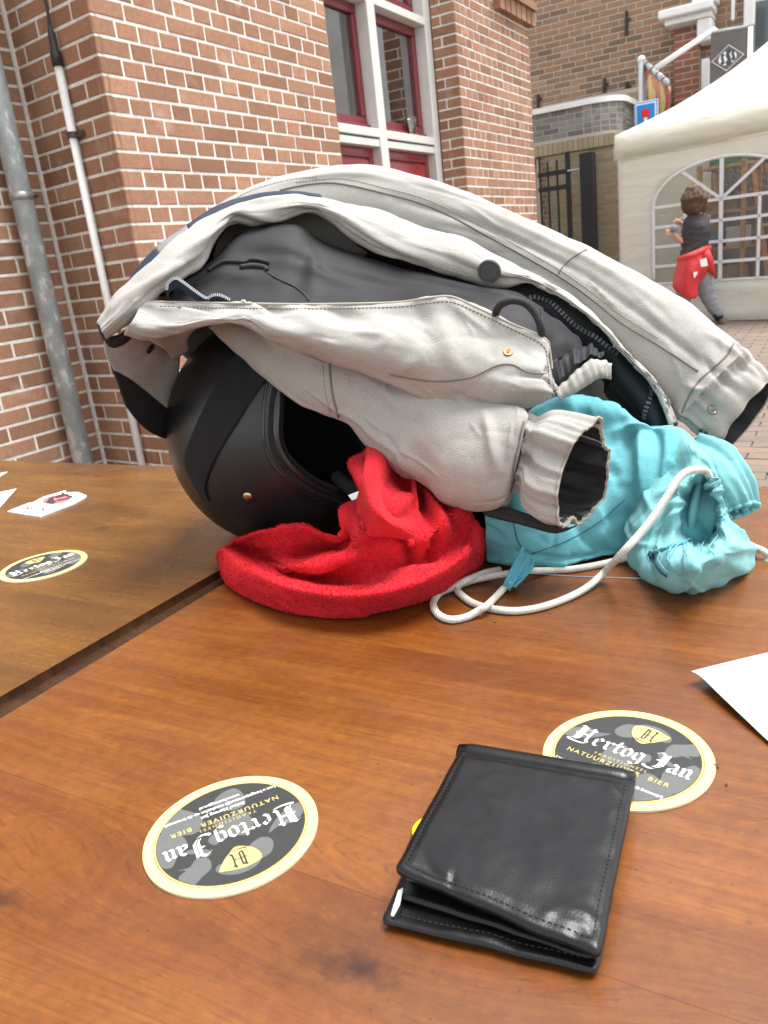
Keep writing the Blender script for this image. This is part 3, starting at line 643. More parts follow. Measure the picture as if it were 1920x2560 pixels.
def slab(name, corners, th, puff, seed, nu=60, nv=60, crease=(), droop=0, edge=.10):
    """leather leaf: corners are TL, TR, BR, BL of the top side; rounded edge, puffed and creased"""
    rng = random.Random(seed); top = []; bot = []
    def rc(u, v):   # rounded corners in uv
        r = .035; uu, vv = u, v
        for (cu, cv) in ((r, r), (1 - r, r), (1 - r, 1 - r), (r, 1 - r)):
            du, dv = (u - cu), (v - cv)
            if (du < 0) == (cu < .5) and (dv < 0) == (cv < .5) and du * dv != 0:
                m = max(abs(du), abs(dv)); L = hypot(du, dv)
                if L > 0: k = m / L; uu, vv = cu + du * (k + (1 - k) * .15), cv + dv * (k + (1 - k) * .15)
        return uu, vv
    for j in range(nv + 1):
        for i in range(nu + 1):
            u, v = i / nu, j / nv; p = lerp2(corners, *rc(u, v))
            p = p + NV * .0010 * noise.noise(Vector((v * 5, seed, 0))) * (abs(u - .5) * 2) ** 3 + RV * .0010 * noise.noise(Vector((u * 5, seed, 4))) * (abs(v - .5) * 2) ** 3
            d = min(u, 1 - u, v, 1 - v); e = min(1, d / edge); dome = sqrt(max(0, 1 - (1 - e) ** 2))
            h = puff * dome
            dd = min(u, 1 - u, v, 1 - v)
            h += -.0007 * math.exp(-((dd - .045) / .010) ** 2)            # seam line pressed by the stitching
            for (u0, v0, u1, v1, w, am) in crease:
                ax, ay = u1 - u0, v1 - v0; L2 = ax * ax + ay * ay; tt = max(0, min(1, ((u - u0) * ax + (v - v0) * ay) / L2))
                ds = hypot(u - u0 - ax * tt, v - v0 - ay * tt); h += am * math.exp(-(ds / w) ** 2) * sin(pi * min(1, max(0, tt * .9 + .1)))
            h += .0007 * noise.fractal(Vector((u * 3.5, v * 3.5, seed)), 1, 2, 3)
            h -= droop * v ** 4 * (0.3 + u)
            top.append(p + UP * h); bot.append(p - UP * (th * (.35 + .65 * dome)) - UP * droop * v ** 4 * (.3 + u))
    n1 = nu + 1; N = len(top); V = top + bot
    Fs = [(j * n1 + i, (j + 1) * n1 + i, (j + 1) * n1 + i + 1, j * n1 + i + 1) for j in range(nv) for i in range(nu)]
    Fs += [tuple(N + q for q in reversed(f)) for f in Fs]
    rim = [i for i in range(n1)] + [j * n1 + nu for j in range(1, nv + 1)] + [nv * n1 + i for i in range(nu - 1, -1, -1)] + [j * n1 for j in range(nv - 1, 0, -1)]
    for a, b_ in zip(rim, rim[1:] + rim[:1]): Fs.append((a, b_, N + b_, N + a))
    o = mesh(name, V, Fs, M_LEATHER, wl, True); return o, top, n1
WT = [OZ(1147, 1878, .021), OZ(1588, 1953, .0195), OZ(1500, 2388, .0145), OZ(985, 2172, .0225)]
WB = [OZ(1147, 1885, .006), OZ(1585, 1958, .006), OZ(1493, 2432, .0048), OZ(950, 2303, .0048)]
crs = [(0.72, 0.96, 0.8, 0.86, 0.02, 0.0006), (0.8, 0.86, 0.98, 0.86, 0.02, 0.00072), (0.86, 0.98, 0.97, 0.9, 0.015, -0.0006), (0.9, 0.02, 0.95, 0.14, 0.012, -0.00072), (0.86, 0.1, 0.97, 0.13, 0.012, 0.00054), (0.3, 0.98, 0.28, 0.88, 0.012, -0.00084), (0.22, 0.95, 0.06, 0.86, 0.03, -0.00096), (0.05, 0.92, 0.35, 0.97, 0.02, -0.00072), (0.97, 0.2, 0.9, 0.3, 0.02, 0.00048), (0.2, 0.3, 0.45, 0.55, 0.03, 0.0003), (0.55, 0.2, 0.8, 0.5, 0.05, 0.00036)]
lo, lt, ln1 = slab('back_leaf', WB, .0042, .0010, 3, crease=[(.1, .9, .8, .93, .02, -.0008), (.3, .97, .7, .95, .012, .0008)])
up, ut, un1 = slab('front_leaf', WT, .0062, .0026, 7, crease=crs, droop=.0006)
# pocket layers seen between the leaves
mid = [p * .5 + q * .5 for p, q in zip(WT, WB)]
mid = [lerp2(mid, .02, .02), lerp2(mid, .985, .02), lerp2(mid, .985, .93), lerp2(mid, .03, .86)]
slab('card_pocket', mid, .0035, .0008, 11, 30, 30)
mid2 = [p * .25 + q * .75 for p, q in zip(WT, WB)]; mid2 = [lerp2(mid2, .01, .01), lerp2(mid2, .99, .01), lerp2(mid2, .985, .965), lerp2(mid2, .02, .93)]
slab('card_pocket', mid2, .0030, .0006, 12, 30, 30)
# fold along the top edge
b = MB(); cs = [(WT[0] * (1 - k / 14) + WT[1] * (k / 14)) * .5 + (WB[0] * (1 - k / 14) + WB[1] * (k / 14)) * .5 - UP * .0008 for k in range(15)]; b.tube(cs, [.0068 if 0 < k < 14 else .0056 for k in range(15)], 14); b.build('spine', M_LEATHER, wl, True)
# stitches on the front leaf
def stitch(path, top, n1, nu=60, name='stitching', par=wl):
    b = MB()
    for (u0, v0, u1, v1, n) in path:
        for k in range(n):
            a0, a1 = (k + .18) / n, (k + .82) / n
            def at(a):
                u, v = u0 + (u1 - u0) * a, v0 + (v1 - v0) * a; i, j = min(nu - 1, int(u * nu)), min(nu - 1, int(v * nu)); fu, fv = u * nu - i, v * nu - j
                return (top[j * n1 + i] * (1 - fu) + top[j * n1 + i + 1] * fu) * (1 - fv) + (top[(j + 1) * n1 + i] * (1 - fu) + top[(j + 1) * n1 + i + 1] * fu) * fv
            b.tube([at(a0) + UP * .0001, at((a0 + a1) / 2) + UP * .00035, at(a1) + UP * .0001], .00032, 5)
    o = b.build(name, M_THREAD, par, True); o['kind'] = 'stuff'
stitch([(.045, .03, .045, .955, 34), (.045, .955, .955, .955, 32), (.955, .955, .955, .05, 36)], ut, un1)
stitch([(.045, .6, .045, .955, 14), (.045, .955, .955, .955, 32)], lt, ln1)
# slip of paper in the note pocket and a token under the edge
ps = [OZ(1008, 2222, .011), OZ(1004, 2240, .0098), OZ(1000, 2262, .0085), OZ(984, 2292, .0062), OZ(978, 2290, .0062), OZ(984, 2268, .0078), OZ(990, 2250, .0092), OZ(996, 2228, .0105)]
b = MB(); b.prism(ps, (0, 0, .0006)); b.build('note_slip', simple('slip_pale', (.66, .78, .72), .6, .05, 300), wl)
tk = OZ(1088, 2080, .001); b = MB(); b.lathe(Vector((tk.x, tk.y, TZ + .0004)), [(.0115, 0), (.012, .0004), (.012, .0016), (.0115, .002)], 32); tag(b.build('token', simple('token_yellow', (.80, .78, .02), .4, 0), None, True), 'small bright yellow round token peeking out from under the wallet', 'token')
# crumbs
M_CRUMB = simple('crumb', (.12, .05, .03), .8)
for (x, y, r) in ((1790, 1918, .0016), (1816, 1963, .0009), (1237, 1556, .0011)):
    p = OZ(x, y); b = MB(); b.lathe(p, [(r * .6, 0), (r, r * .5), (r * .7, r * 1.1), (r * .2, r * 1.4)], 7); tag(b.build('crumb', M_CRUMB), {1790: 'larger dark crumb on the reddish table touching distance from a beer mat', 1816: 'tiniest dark crumb on the reddish table near a beer mat', 1237: 'tiny crumb on the reddish table beside the white cord loop'}[x], 'crumb', 'crumbs on the table')
# ================================================================== background: end of the street
def PLR(x, y, r):                     # photo pixel on the vertical plane at distance r along the street
    d = ray(x, y); return EYE + d * ((r - EYE.dot(RV)) / d.dot(RV))
def UZ(x, y, r): p = PLR(x, y, r); return p.dot(NV), p.z
def RB(u, r, z): return NV * u + RV * r + UP * z
def rbx(name, u0, u1, r0, r1, z0, z1, mat, par, bw=0):
    b = MB(); b.box(RB(u0, r0, z0), NV * (u1 - u0), RV * (r1 - r0), UP * (z1 - z0)); o = b.build(name, mat, par); return bevel(o, bw) if bw else o
M_WHITE = simple('white_paint', (.74, .74, .72), .5, .06, 6); M_IRON = simple('black_iron', (.018, .018, .020), .45, .1, 30)
R_AN, R_RW = 11.0, 12.8
TENT = [(1545, 338), (1638, 310), (1753, 256), (1866, 184), (1920, 140), (1920, 830), (1560, 830)]
PIER = [(1000, -10), (1320, -10), (1350, 560), (1100, 560)]
# ---- tall brown brick house closing the street
hs = empty('brick_house', RB(3, R_RW, 0), 'tall old brown brick house with white gutter closing off the street', 'building')
uL = UZ(1250, 300, R_RW)[0] - 1.5; uR = UZ(1866, 60, R_RW)[0]; zH = PLR(1400, -120, R_RW).z + 1.2
uP0, uP1 = UZ(1690, 200, R_RW)[0], UZ(1752, 200, R_RW)[0]
own = [wallslab(RB(uL, R_RW, 0), NV, -RV, uR - uL, 0, zH, .3, M_MORTAR_FAR, hs, .006)]
_rg = random.Random(8)
bk = [(m, L, h, 0) for m, L, h in brick_list(RB(uL, R_RW, 0), NV, -RV, uR - uL, 1.0, zH, lambda k: [(.13 if k % 2 else .02) + .235 * i + _rg.uniform(-.02, .02) for i in range(60)], jw=.016, course=.0785, rng=_rg)]
lay(bk, M_BRICK_FAR, own, hs, 300, (TENT, PIER), 6)
own = [wallslab(RB(uP0, R_RW - .16, 0), NV, -RV, uP1 - uP0, 0, PLR(1700, 62, R_RW).z, .14, M_MORTAR_FAR, hs, .006)]
bk = [(m, L, h, 0) for m, L, h in brick_list(RB(uP0, R_RW - .16, 0), NV, -RV, uP1 - uP0, 1.5, PLR(1700, 62, R_RW).z, lambda k: [.12, .30] if k % 2 else [.23], jw=.016, course=.0785, rng=_rg)]
lay(bk, M_BRICK_RED, own, hs, 120, (TENT,), 6, 'pier_brickwork')
zg = PLR(1720, 38, R_RW - .4).z; ug0 = UZ(1650, 48, R_RW - .4)[0]; ug1 = UZ(1783, 15, R_RW - .4)[0]
rbx('gutter', ug0, ug1, R_RW - .55, R_RW - .02, zg, zg + .10, M_WHITE, hs, .02)
rbx('gutter_fascia', ug0 + .06, ug1 - .02, R_RW - .42, R_RW - .03, zg - .07, zg - .001, M_WHITE, hs, .01)
rbx('gutter_bracket', ug1 - .20, ug1 - .02, R_RW - .40, R_RW - .02, zg - .34, zg - .071, M_WHITE, hs, .03)
rbx('box_gutter', ug1 - .27, ug1 + .03, R_RW - .35, R_RW - .02, zg + .101, zg + .55, M_WHITE, hs, .02)
for (x0, x1, ya, yb) in ((1755, 1775, 150, 330), (1830, 1838, -20, 55), (1862, 1890, -40, 70)):
    u0, u1 = UZ(x0, ya, R_RW - .2)[0], UZ(x1, ya, R_RW - .2)[0]; rbx('rain_pipe', u0, u1, R_RW - .28, R_RW - .18, PLR(x0, yb, R_RW - .2).z, PLR(x0, ya, R_RW - .2).z, M_WHITE, hs, .02)
for (x, y0, y1) in ((1345, 236, 270), (1511, 196, 236), (1566, 28, 88), (1693, 148, 215), (1567, 205, 240)):
    p0, p1 = PLR(x, y1, R_RW - .02), PLR(x, y0, R_RW - .02); b = MB(); b.tube([p0, p1], .022, 6); b.tube([p0 * .45 + p1 * .55 - NV * .02, p0 * .35 + p1 * .65 + NV * .06], .014, 6); b.build('wall_anchor', M_IRON, hs)
# pale plastered house beyond
ph = empty('plastered_house', RB(uR + 2.2, R_RW + 1.0, 0), 'pale white plastered house beyond the grey banner', 'building')
uQ = uR + .02
rbx('wall', uQ, uQ + 7, R_RW + .6, R_RW + 4, 0, 9, simple('plaster_white', (.78, .78, .77), .8, .10, 3), ph)
for i, (x, y, w, h) in enumerate(((1908, 86, .5, .8), (1960, 80, .5, .8))):
    u, z = UZ(x, y, R_RW + .6); rbx('window', u - w / 2 + .15, u + w / 2 + .15, R_RW + .56, R_RW + .59, z - h / 2, z + h / 2, simple('far_glass', (.10, .12, .13), .1, 0), ph)
# ---- annex: grey glazed brick parapet with rounded corner over a yellow brick wall with a gateway
an = empty('annex', RB(1.4, R_AN, 0), 'low yellow brick annex with grey brick parapet, white coping and rounded corner', 'annex')
zc1 = PLR(1490, 250, R_AN).z; zg1 = PLR(1490, 338, R_AN).z; zs1 = PLR(1490, 368, R_AN).z
uc = UZ(1545, 300, R_AN)[0]; RC = .34; uA = UZ(1260, 300, R_AN)[0] - 1.0
def corner_path(off):              # plan outline: along the street end, round the corner, away up the lane
    pts = [(uA, 0 - off)] + [(uc - RC + (RC + off) * sin(a), RC - (RC + off) * cos(a)) for a in [radians(q) for q in range(0, 91, 6)]] + [(uc + off, 1.2)]
    return [RB(u, R_AN + v, 0) for u, v in pts]
def ring_wall(name, o_in, o_out, z0, z1, mat):
    a, c = corner_path(o_in), corner_path(o_out); n = len(a); vs = [p + UP * z0 for p in a] + [p + UP * z0 for p in c] + [p + UP * z1 for p in a] + [p + UP * z1 for p in c]; fs = []
    for i in range(n - 1): fs += [(n + i, n + i + 1, 3 * n + i + 1, 3 * n + i), (2 * n + i, 3 * n + i, 3 * n + i + 1, 2 * n + i + 1), (i, i + 1, n + i + 1, n + i), (i, 2 * n + i, 2 * n + i + 1, i + 1)]
    return mesh(name, vs, fs, mat, an)
ring_wall('coping', -.25, .045, zc1 - .035, zc1 + .03, M_WHITE)
ring_wall('parapet', -.25, 0, zg1, zc1 - .036, M_MORTAR_FAR)
def along(off):
    P_ = corner_path(off); L = [0]
    for a, c in zip(P_[:-1], P_[1:]): L.append(L[-1] + (c - a).length)
    def f(s):
        i = max(j for j in range(len(L) - 1) if L[j] <= s + 1e-9); t = (s - L[i]) / (L[i + 1] - L[i]); d = (P_[i + 1] - P_[i]).normalized(); return P_[i] + (P_[i + 1] - P_[i]) * t, d
    return f, L[-1]
f_al, L_al = along(.0); rb = []
gmb = {'grey': [], 'soldier': []}
k = 0; z = zc1 - .04
while z - .058 > zg1:
    s = .05 if k % 2 else .16
    while s + .21 < L_al:
        bl_n = .20 if s + .22 < uc - RC - uA or s > uc - RC - uA + RC * 1.6 else .098
        p, d = f_al(s); p2, d2 = f_al(s + bl_n); d = (p2 - p).normalized(); nrm = Vector((d.y, -d.x, 0)); nrm = nrm if nrm.dot(-RV + NV * .8) > 0 else -nrm
        o = p + UP * (z - .055) + nrm * .006; m = Matrix(((d.x, nrm.x, 0, o.x), (d.y, nrm.y, 0, o.y), (0, 0, 1, o.z), (0, 0, 0, 1))); gmb['grey'].append((m, (p2 - p).length - .004, .055, 0)); s += bl_n + .011
    z -= .066; k += 1
pa = [o for o in an.children if o.name.startswith('parapet')]
lay(gmb['grey'], M_BRICK_GREY, pa, an, 160, (TENT, PIER), 6, 'parapet_brickwork')
# yellow wall with opening
uo0, uo1 = UZ(1330, 450, R_AN)[0], UZ(1468, 450, R_AN)[0]
rec = .05
yw = [wallslab(RB(uo1, R_AN + rec, 0), NV, -RV, uc - uo1 - .03, 0, zs1, .3, M_MORTAR_FAR, an, .005), wallslab(RB(uA, R_AN + rec, 0), NV, -RV, uo0 - uA, 0, zs1, .3, M_MORTAR_FAR, an, .005)]
yb = []
for i, (u0, ln) in enumerate(((uo1, uc - uo1 - .03), (uA, uo0 - uA))): yb += [(m, L, h, i) for m, L, h in brick_list(RB(u0, R_AN + rec, 0), NV, -RV, ln, 0, zs1, half_bond(.11, .22), jw=.010, course=.064)]
# back of the gateway: passage wall of the same yellow brick
yw.append(wallslab(RB(uo0 - .3, R_AN + 1.5, 0), NV, -RV, uo1 - uo0 + 1.0, 0, 2.9, .1, M_MORTAR_FAR, an, .005)); yb += [(m, L, h, 2) for m, L, h in brick_list(RB(uo0 - .3, R_AN + 1.5, 0), NV, -RV, uo1 - uo0 + 1.0, 0, 2.9, half_bond(.11, .22), jw=.010, course=.064)]
lay(yb, M_BRICK_YEL, yw, an, 200, (TENT, PIER), 6, 'wall_brickwork')
u = uA
while u < uc - .06:
    rbx('soldier_brick', u, u + .058, R_AN - .012, R_AN + .25, zs1 + .002, zg1 - .004, M_BRICK_YEL, an); u += .066
rbx('lintel', uA, uc - .05, R_AN + .0, R_AN + .24, zs1, zg1 + .001, M_MORTAR_FAR, an)
# ---- iron gate
gt = empty('iron_gate', RB(UZ(1400, 500, R_AN - .1)[0], R_AN - .12, 0), 'black iron bar gate standing half open in the annex gateway', 'gate')
rg_ = R_AN - .14
zt_ = PLR(1400, 386, rg_).z
for x in (1351, 1371, 1394):
    u, _ = UZ(x, 480, rg_); rbx('bar', u - .011, u + .011, rg_, rg_ + .022, .08, zt_ - (.10 if x != 1351 else -.03) * .6, M_IRON, gt)
u, _ = UZ(1421, 480, rg_); rbx('bar', u - .03, u + .03, rg_, rg_ + .03, .08, zt_ + .02, M_IRON, gt)
u0 = UZ(1345, 440, rg_)[0]; u1 = UZ(1425, 425, rg_)[0]
for y in (432, 470): z = PLR(1390, y, rg_).z; rbx('rail', u0, u1, rg_ - .012, rg_ + .035, z - .028, z + .028, M_IRON, gt)
z = PLR(1390, 820, rg_).z; rbx('rail', u0, u1, rg_ - .012, rg_ + .035, .12, .18, M_IRON, gt)
u0, u1 = UZ(1452, 450, rg_)[0], UZ(1485, 450, rg_)[0]; rbx('gate_post', u0, u1, rg_ - .05, rg_ + .12, 0, PLR(1465, 382, rg_).z, M_IRON, gt, .005)
z = PLR(1430, 426, rg_).z; b = MB(); b.tube([RB(UZ(1420, 426, rg_)[0], rg_ - .02, z), RB(u0 + .02, rg_ - .02, z)], .014, 8); b.build('latch', simple('steel', (.45, .45, .44), .3, 0, 1, 1), gt)
# ---- dead end road sign
ps_ = PLR(1615, 294, 11.2); sg = empty('road_sign', Vector((ps_.x, ps_.y, 0)), 'blue and white dead end road sign with red bar behind the tent roof', 'road sign')
us, zs = ps_.dot(NV), ps_.z; M_SB = simple('sign_blue', (.01, .22, .60), .4, 0); M_SW = simple('sign_white', (.78, .78, .78), .4, 0); M_SR = simple('sign_red', (.60, .02, .03), .4, 0)
rbx('plate', us - .145, us + .145, 11.20, 11.215, zs - .26, zs + .19, M_SW, sg, .004); rbx('border', us - .138, us + .138, 11.194, 11.1995, zs - .25, zs + .182, M_SB, sg)
rbx('border', us - .125, us + .125, 11.188, 11.1935, zs - .24, zs + .168, M_SW, sg); rbx('panel', us - .108, us + .108, 11.182, 11.1875, zs - .23, zs + .15, M_SB, sg)
rbx('bar', us - .05, us + .05, 11.175, 11.1815, zs + .0, zs + .095, M_SR, sg); rbx('stem', us - .02, us + .02, 11.176, 11.1815, zs - .23, zs - .001, M_SW, sg)
b = MB(); b.tube([RB(us, 11.25, 0), RB(us, 11.25, zs + .15)], .03, 12); b.build('post', M_ZINC, sg, True)
# ---- food banner on a frame
q0, q1, q2 = PLR(1604, 150, 12.3), PLR(1612, 156, 12.3), PLR(1668, 206, 11.4)
fl = empty('food_banner', Vector((q0.x, q0.y, 0)), 'printed red and yellow food banner hanging from a grey pole frame', 'banner')
M_GP = simple('grey_pole', (.42, .43, .43), .4, .05, 9)
b = MB(); b.tube([Vector((q0.x, q0.y, 0)), q0], .045, 14); b.build('post', M_GP, fl, True)
b = MB(); b.lathe(q0 - UP * .02, [(.05, 0), (.055, .03), (.045, .06), (.02, .075)], 14); b.build('post_cap', M_WHITE, fl, True)
b = MB(); b.tube([q1, q2], .035, 12); b.build('arm', M_GP, fl, True)
for k in range(4): c_ = q1 * (1 - (k + .6) / 4) + q2 * ((k + .6) / 4); b = MB(); b.tube([c_ - (q2 - q1).normalized() * .012, c_ + (q2 - q1).normalized() * .012], .042, 10); b.build('tie', M_IRON, fl)
t = MT('banner_print', .6); vo = t.n('TexVoronoi'); vo.inputs['Scale'].default_value = 9; t.l(t.mapping(t.pos(), scale=(1.4, 1.4, .45)), vo.inputs['Vector']); sp = t.n('SeparateColor'); t.l(vo.outputs['Color'], sp.inputs[0])
t.color(t.ramp(sp.outputs[0], [(0, (.40, .10, .07)), (.2, (.55, .24, .15)), (.45, (.60, .42, .30)), (.62, (.22, .10, .08)), (.72, (.52, .18, .12)), (.88, (.62, .46, .20))], 'CONSTANT'))
rows = []
for j in range(9):
    row = []
    for i in range(13):
        a = i / 12; p = q1 * (1 - a) + q2 * a; row.append(p - UP * (.05 + j * .13) + NV * .04 * sin(a * 14 + j * .3) - RV * .03 * j / 8)
    rows.append(row)
v = [p for r in rows for p in r]; o = mesh('cloth', v, [(r * 13 + c, r * 13 + c + 1, (r + 1) * 13 + c + 1, (r + 1) * 13 + c) for r in range(8) for c in range(12)], t.m, fl, True); m = o.modifiers.new('s', 'SOLIDIFY'); m.thickness = .004
# ---- white flag pole and grey emblem banner
w0, w1 = PLR(1640, 170, 11.5), PLR(1787, 73, 12.0)
gb = empty('grey_banner', Vector((w1.x, w1.y, 0)), 'dark grey banner with white diamond emblem on a slanted white pole', 'banner')
b = MB(); b.tube([w0, w1], .034, 12); b.build('pole', M_WHITE, gb, True)
b = MB(); b.tube(crom([w1, w1 - UP * .12 + NV * .03, w1 - UP * .24 + NV * .05], 4), [.03] * 4 + [.035] * 3 + [.045, .02], 10); b.build('cord_end', M_WHITE, gb, True)
tl, tr_, br, bl2 = PLR(1777, 82, 11.95), PLR(1870, 67, 11.95), PLR(1866, 260, 11.95), PLR(1774, 300, 11.95)
o = mesh('cloth', [tl, tr_, br, bl2] + [p + RV * .012 for p in (tl, tr_, br, bl2)], [(3, 2, 1, 0), (4, 5, 6, 7), (0, 1, 5, 4), (1, 2, 6, 5), (2, 3, 7, 6), (3, 0, 4, 7)], simple('banner_grey', (.13, .115, .105), .8, .05, 5), gb)
b = MB(); b.tube([tl + UP * .01 - NV * .1, tr_ + UP * .01], .016, 8); b.build('rod', M_GP, gb, True)
dia = [PLR(x, y, 11.93) for x, y in ((1778, 155), (1822, 111), (1861, 135), (1816, 178))]; dc = sum(dia, Vector()) / 4
def diam(k, r, mat, nm): mesh(nm, [dc + (p - dc) * k - RV * r for p in dia], [(0, 1, 2, 3)], mat, gb)
diam(1, 0, M_SW, 'emblem_diamond'); diam(.93, .004, simple('banner_emblem_grey', (.14, .125, .115), .8, 0), 'emblem_diamond')
e1, e2 = (dia[2] - dia[0]) * .5, (dia[1] - dia[3]) * .5
ov = [dc + e1 * .44 * (cos(a) * .9 + 0) + e2 * .44 * sin(a) * .9 + (e1 - e2) * .07 * cos(2 * a) * 0 - RV * .008 for a in [2 * pi * i / 28 for i in range(28)]]
ov = [dc + (p - dc) * 1.38 for p in ov]; mesh('emblem_disc', ov, [tuple(range(28))], M_SW, gb)
for (fa, fb, s_) in ((-.34, -.02, .8), (0.04, .06, 1.15), (.36, .12, .8)):
    c_ = dc + e1 * fa * .9 + e2 * fb - RV * .013; g_ = [(-.05, .16), (.03, .20), (.08, .12), (.03, .06), (.06, -.02), (.09, -.16), (-.02, -.20), (-.07, -.12), (-.02, -.06), (-.06, .02)]
    mesh('emblem_figure', [c_ + NV * x * s_ * .42 + UP * y * s_ * .42 for x, y in g_], [tuple(range(len(g_)))], simple('emblem_ink', (.06, .065, .08), .7, 0), gb)

# ================================================================== party tent
TT0 = GZ(1817, 804); TD = Vector((.634, -.773, 0)).normalized(); TN = Vector((-.773, -.634, 0)).normalized()   # TN: towards the street
TN = TN if TN.dot(EYE - TT0) > 0 else -TN
def TE(u, o, z): return Vector((TT0.x, TT0.y, 0)) + TD * u - TN * o + UP * z
tn = empty('party_tent', TE(-.08, 1.2, 0), 'white party tent with pointed roof and arched clear window panels', 'tent')
def transl(t, k=.45):                 # thin white sheeting lets daylight through
    tl = t.n('BsdfTranslucent'); tl.inputs['Color'].default_value = (.94, .92, .85, 1); mx = t.n('MixShader'); mx.inputs[0].default_value = k
    t.l(t.b.outputs[0], mx.inputs[1]); t.l(tl.outputs[0], mx.inputs[2]); t.l(mx.outputs[0], t.t.nodes['Material Output'].inputs['Surface']); return t.m
t = MT('tent_roof_white', .45, .5); t.color((.82, .81, .77)); M_ROOF = transl(t, .3)
t = MT('tent_pvc_white', .45, .5); t.color((.90, .88, .81)); t.bump(t.noise(t.mapping(t.pos(), scale=(1, 1, 2.5)), 3.5, 3), .9, .03); t.set(Transmission_Weight=0.0, Subsurface_Weight=0.0); M_PVC = transl(t)
t = MT('tent_valance', .45, .5); t.color((.84, .81, .70)); t.bump(t.noise(t.mapping(t.pos(), scale=(1, 1, 2.5)), 3.5, 3), .9, .03); M_PVC2 = transl(t)
TUL, TUR, TDEP, ZE = -1.275, 1.115, 2.4, TZ + 1.294
WL, WR, WC, WZ0, WZC, WRAD = -.845, .687, -.079, TZ - .32, TZ + .486, .766
# front wall with arched opening: fan of quads between outline and the arch
arch = [(WL, WZ0)] + [(WL, WZ0 + (WZC - WZ0) * k / 6) for k in range(1, 7)] + [(WC - WRAD * cos(a), WZC + .40 * sin(a)) for a in [pi * k / 24 for k in range(1, 24)]] + [(WR, WZC - (WZC - WZ0) * k / 6) for k in range(0, 7)]
def outer(p):
    u, z = p
    if z <= WZC and u < WC: return (TUL, z if z > WZ0 + 1e-6 else 0.02)
    if z <= WZC and u > WC: return (TUR, z if z > WZ0 + 1e-6 else 0.02)
    a = atan2(z - WZC, (u - WC) * .52)
    if a > 2.5: return (TUL, WZC + (ZE - .27 - WZC) * (pi - a) / (pi - 2.5))
    if a < .64: return (TUR, WZC + (ZE - .27 - WZC) * a / .64)
    return (TUR + (TUL - TUR) * (a - .64) / (2.5 - .64), ZE - .27)
ou = [outer(p) for p in arch]; NS = 6; vs = []; fs = []; n = len(arch)
for k in range(NS + 1):
    for (a, b_) in zip(arch, ou):
        u = a[0] + (b_[0] - a[0]) * k / NS; z = a[1] + (b_[1] - a[1]) * k / NS
        vs.append(TE(u, .012 * noise.noise(Vector((u * 2, z * 3, 1))), z))
for k in range(NS): fs += [(k * n + i, k * n + i + 1, (k + 1) * n + i + 1, (k + 1) * n + i) for i in range(n - 1)]
# skirt below the window
m0 = len(vs); SK = 16
for j in range(5):
    for i in range(SK + 1):
        u = WL + (WR - WL) * i / SK; z = WZ0 + (.02 - WZ0) * j / 4; vs.append(TE(u, .03 * noise.noise(Vector((u * 4, z * 4, 2))) * (j / 4) - .05 * (j == 4), z))
for j in range(4): fs += [(m0 + j * (SK + 1) + i, m0 + j * (SK + 1) + i + 1, m0 + (j + 1) * (SK + 1) + i + 1, m0 + (j + 1) * (SK + 1) + i) for i in range(SK)]
o = mesh('front_wall', vs, fs, M_PVC, tn, True); m = o.modifiers.new('s', 'SOLIDIFY'); m.thickness = .004; m.offset = 0
b = MB(); b.add([TE(TUL, 0, .02), TE(TUL, TDEP, .02), TE(TUL, TDEP, ZE - .2), TE(TUL, 0, ZE - .2), TE(TUR, 0, .02), TE(TUR, TDEP, .02), TE(TUR, TDEP, ZE - .2), TE(TUR, 0, ZE - .2)], [(0, 1, 2, 3), (4, 5, 6, 7), (1, 5, 6, 2)]); o = b.build('side_wall', M_PVC, tn); m = o.modifiers.new('s', 'SOLIDIFY'); m.thickness = .004
# valance band and roof
cz = [(TUL - .02, -.02), (TUR + .02, -.02), (TUR + .02, TDEP + .02), (TUL - .02, TDEP + .02)]
vs = []; fs = []; per = []
for (a, b_) in zip(cz, cz[1:] + cz[:1]):
    for k in range(16): per.append((a[0] + (b_[0] - a[0]) * k / 16, a[1] + (b_[1] - a[1]) * k / 16))
n = len(per)
for j, (dz, so_) in enumerate(((0, 0), (-.13, .012), (-.255, .02))):
    for k, (u, o_) in enumerate(per):
        cu, co = (u - WC), (o_ - TDEP / 2); L = hypot(cu, co); vs.append(TE(u + cu / L * (so_ + .006 * sin(k * 1.7) * j), o_ + co / L * (so_ + .006 * sin(k * 1.7) * j), ZE + dz))
for j in range(2): fs += [(j * n + k, j * n + (k + 1) % n, (j + 1) * n + (k + 1) % n, (j + 1) * n + k) for k in range(n)]
o = mesh('valance', vs, fs, M_PVC2, tn, True); m = o.modifiers.new('s', 'SOLIDIFY'); m.thickness = .005
vs = []; fs = []; NR = 16; ZA = .80
for j in range(NR + 1):
    a = j / NR
    for (u, o_) in per: vs.append(TE(u + (WC - u) * a, o_ + (TDEP / 2 - o_) * a, ZE + .001 + ZA * (.62 * a + .38 * a ** 2.3)))
for j in range(NR): fs += [(j * n + k, j * n + (k + 1) % n, (j + 1) * n + (k + 1) % n, (j + 1) * n + k) for k in range(n)]
mesh('roof', vs, fs, M_ROOF, tn, True)
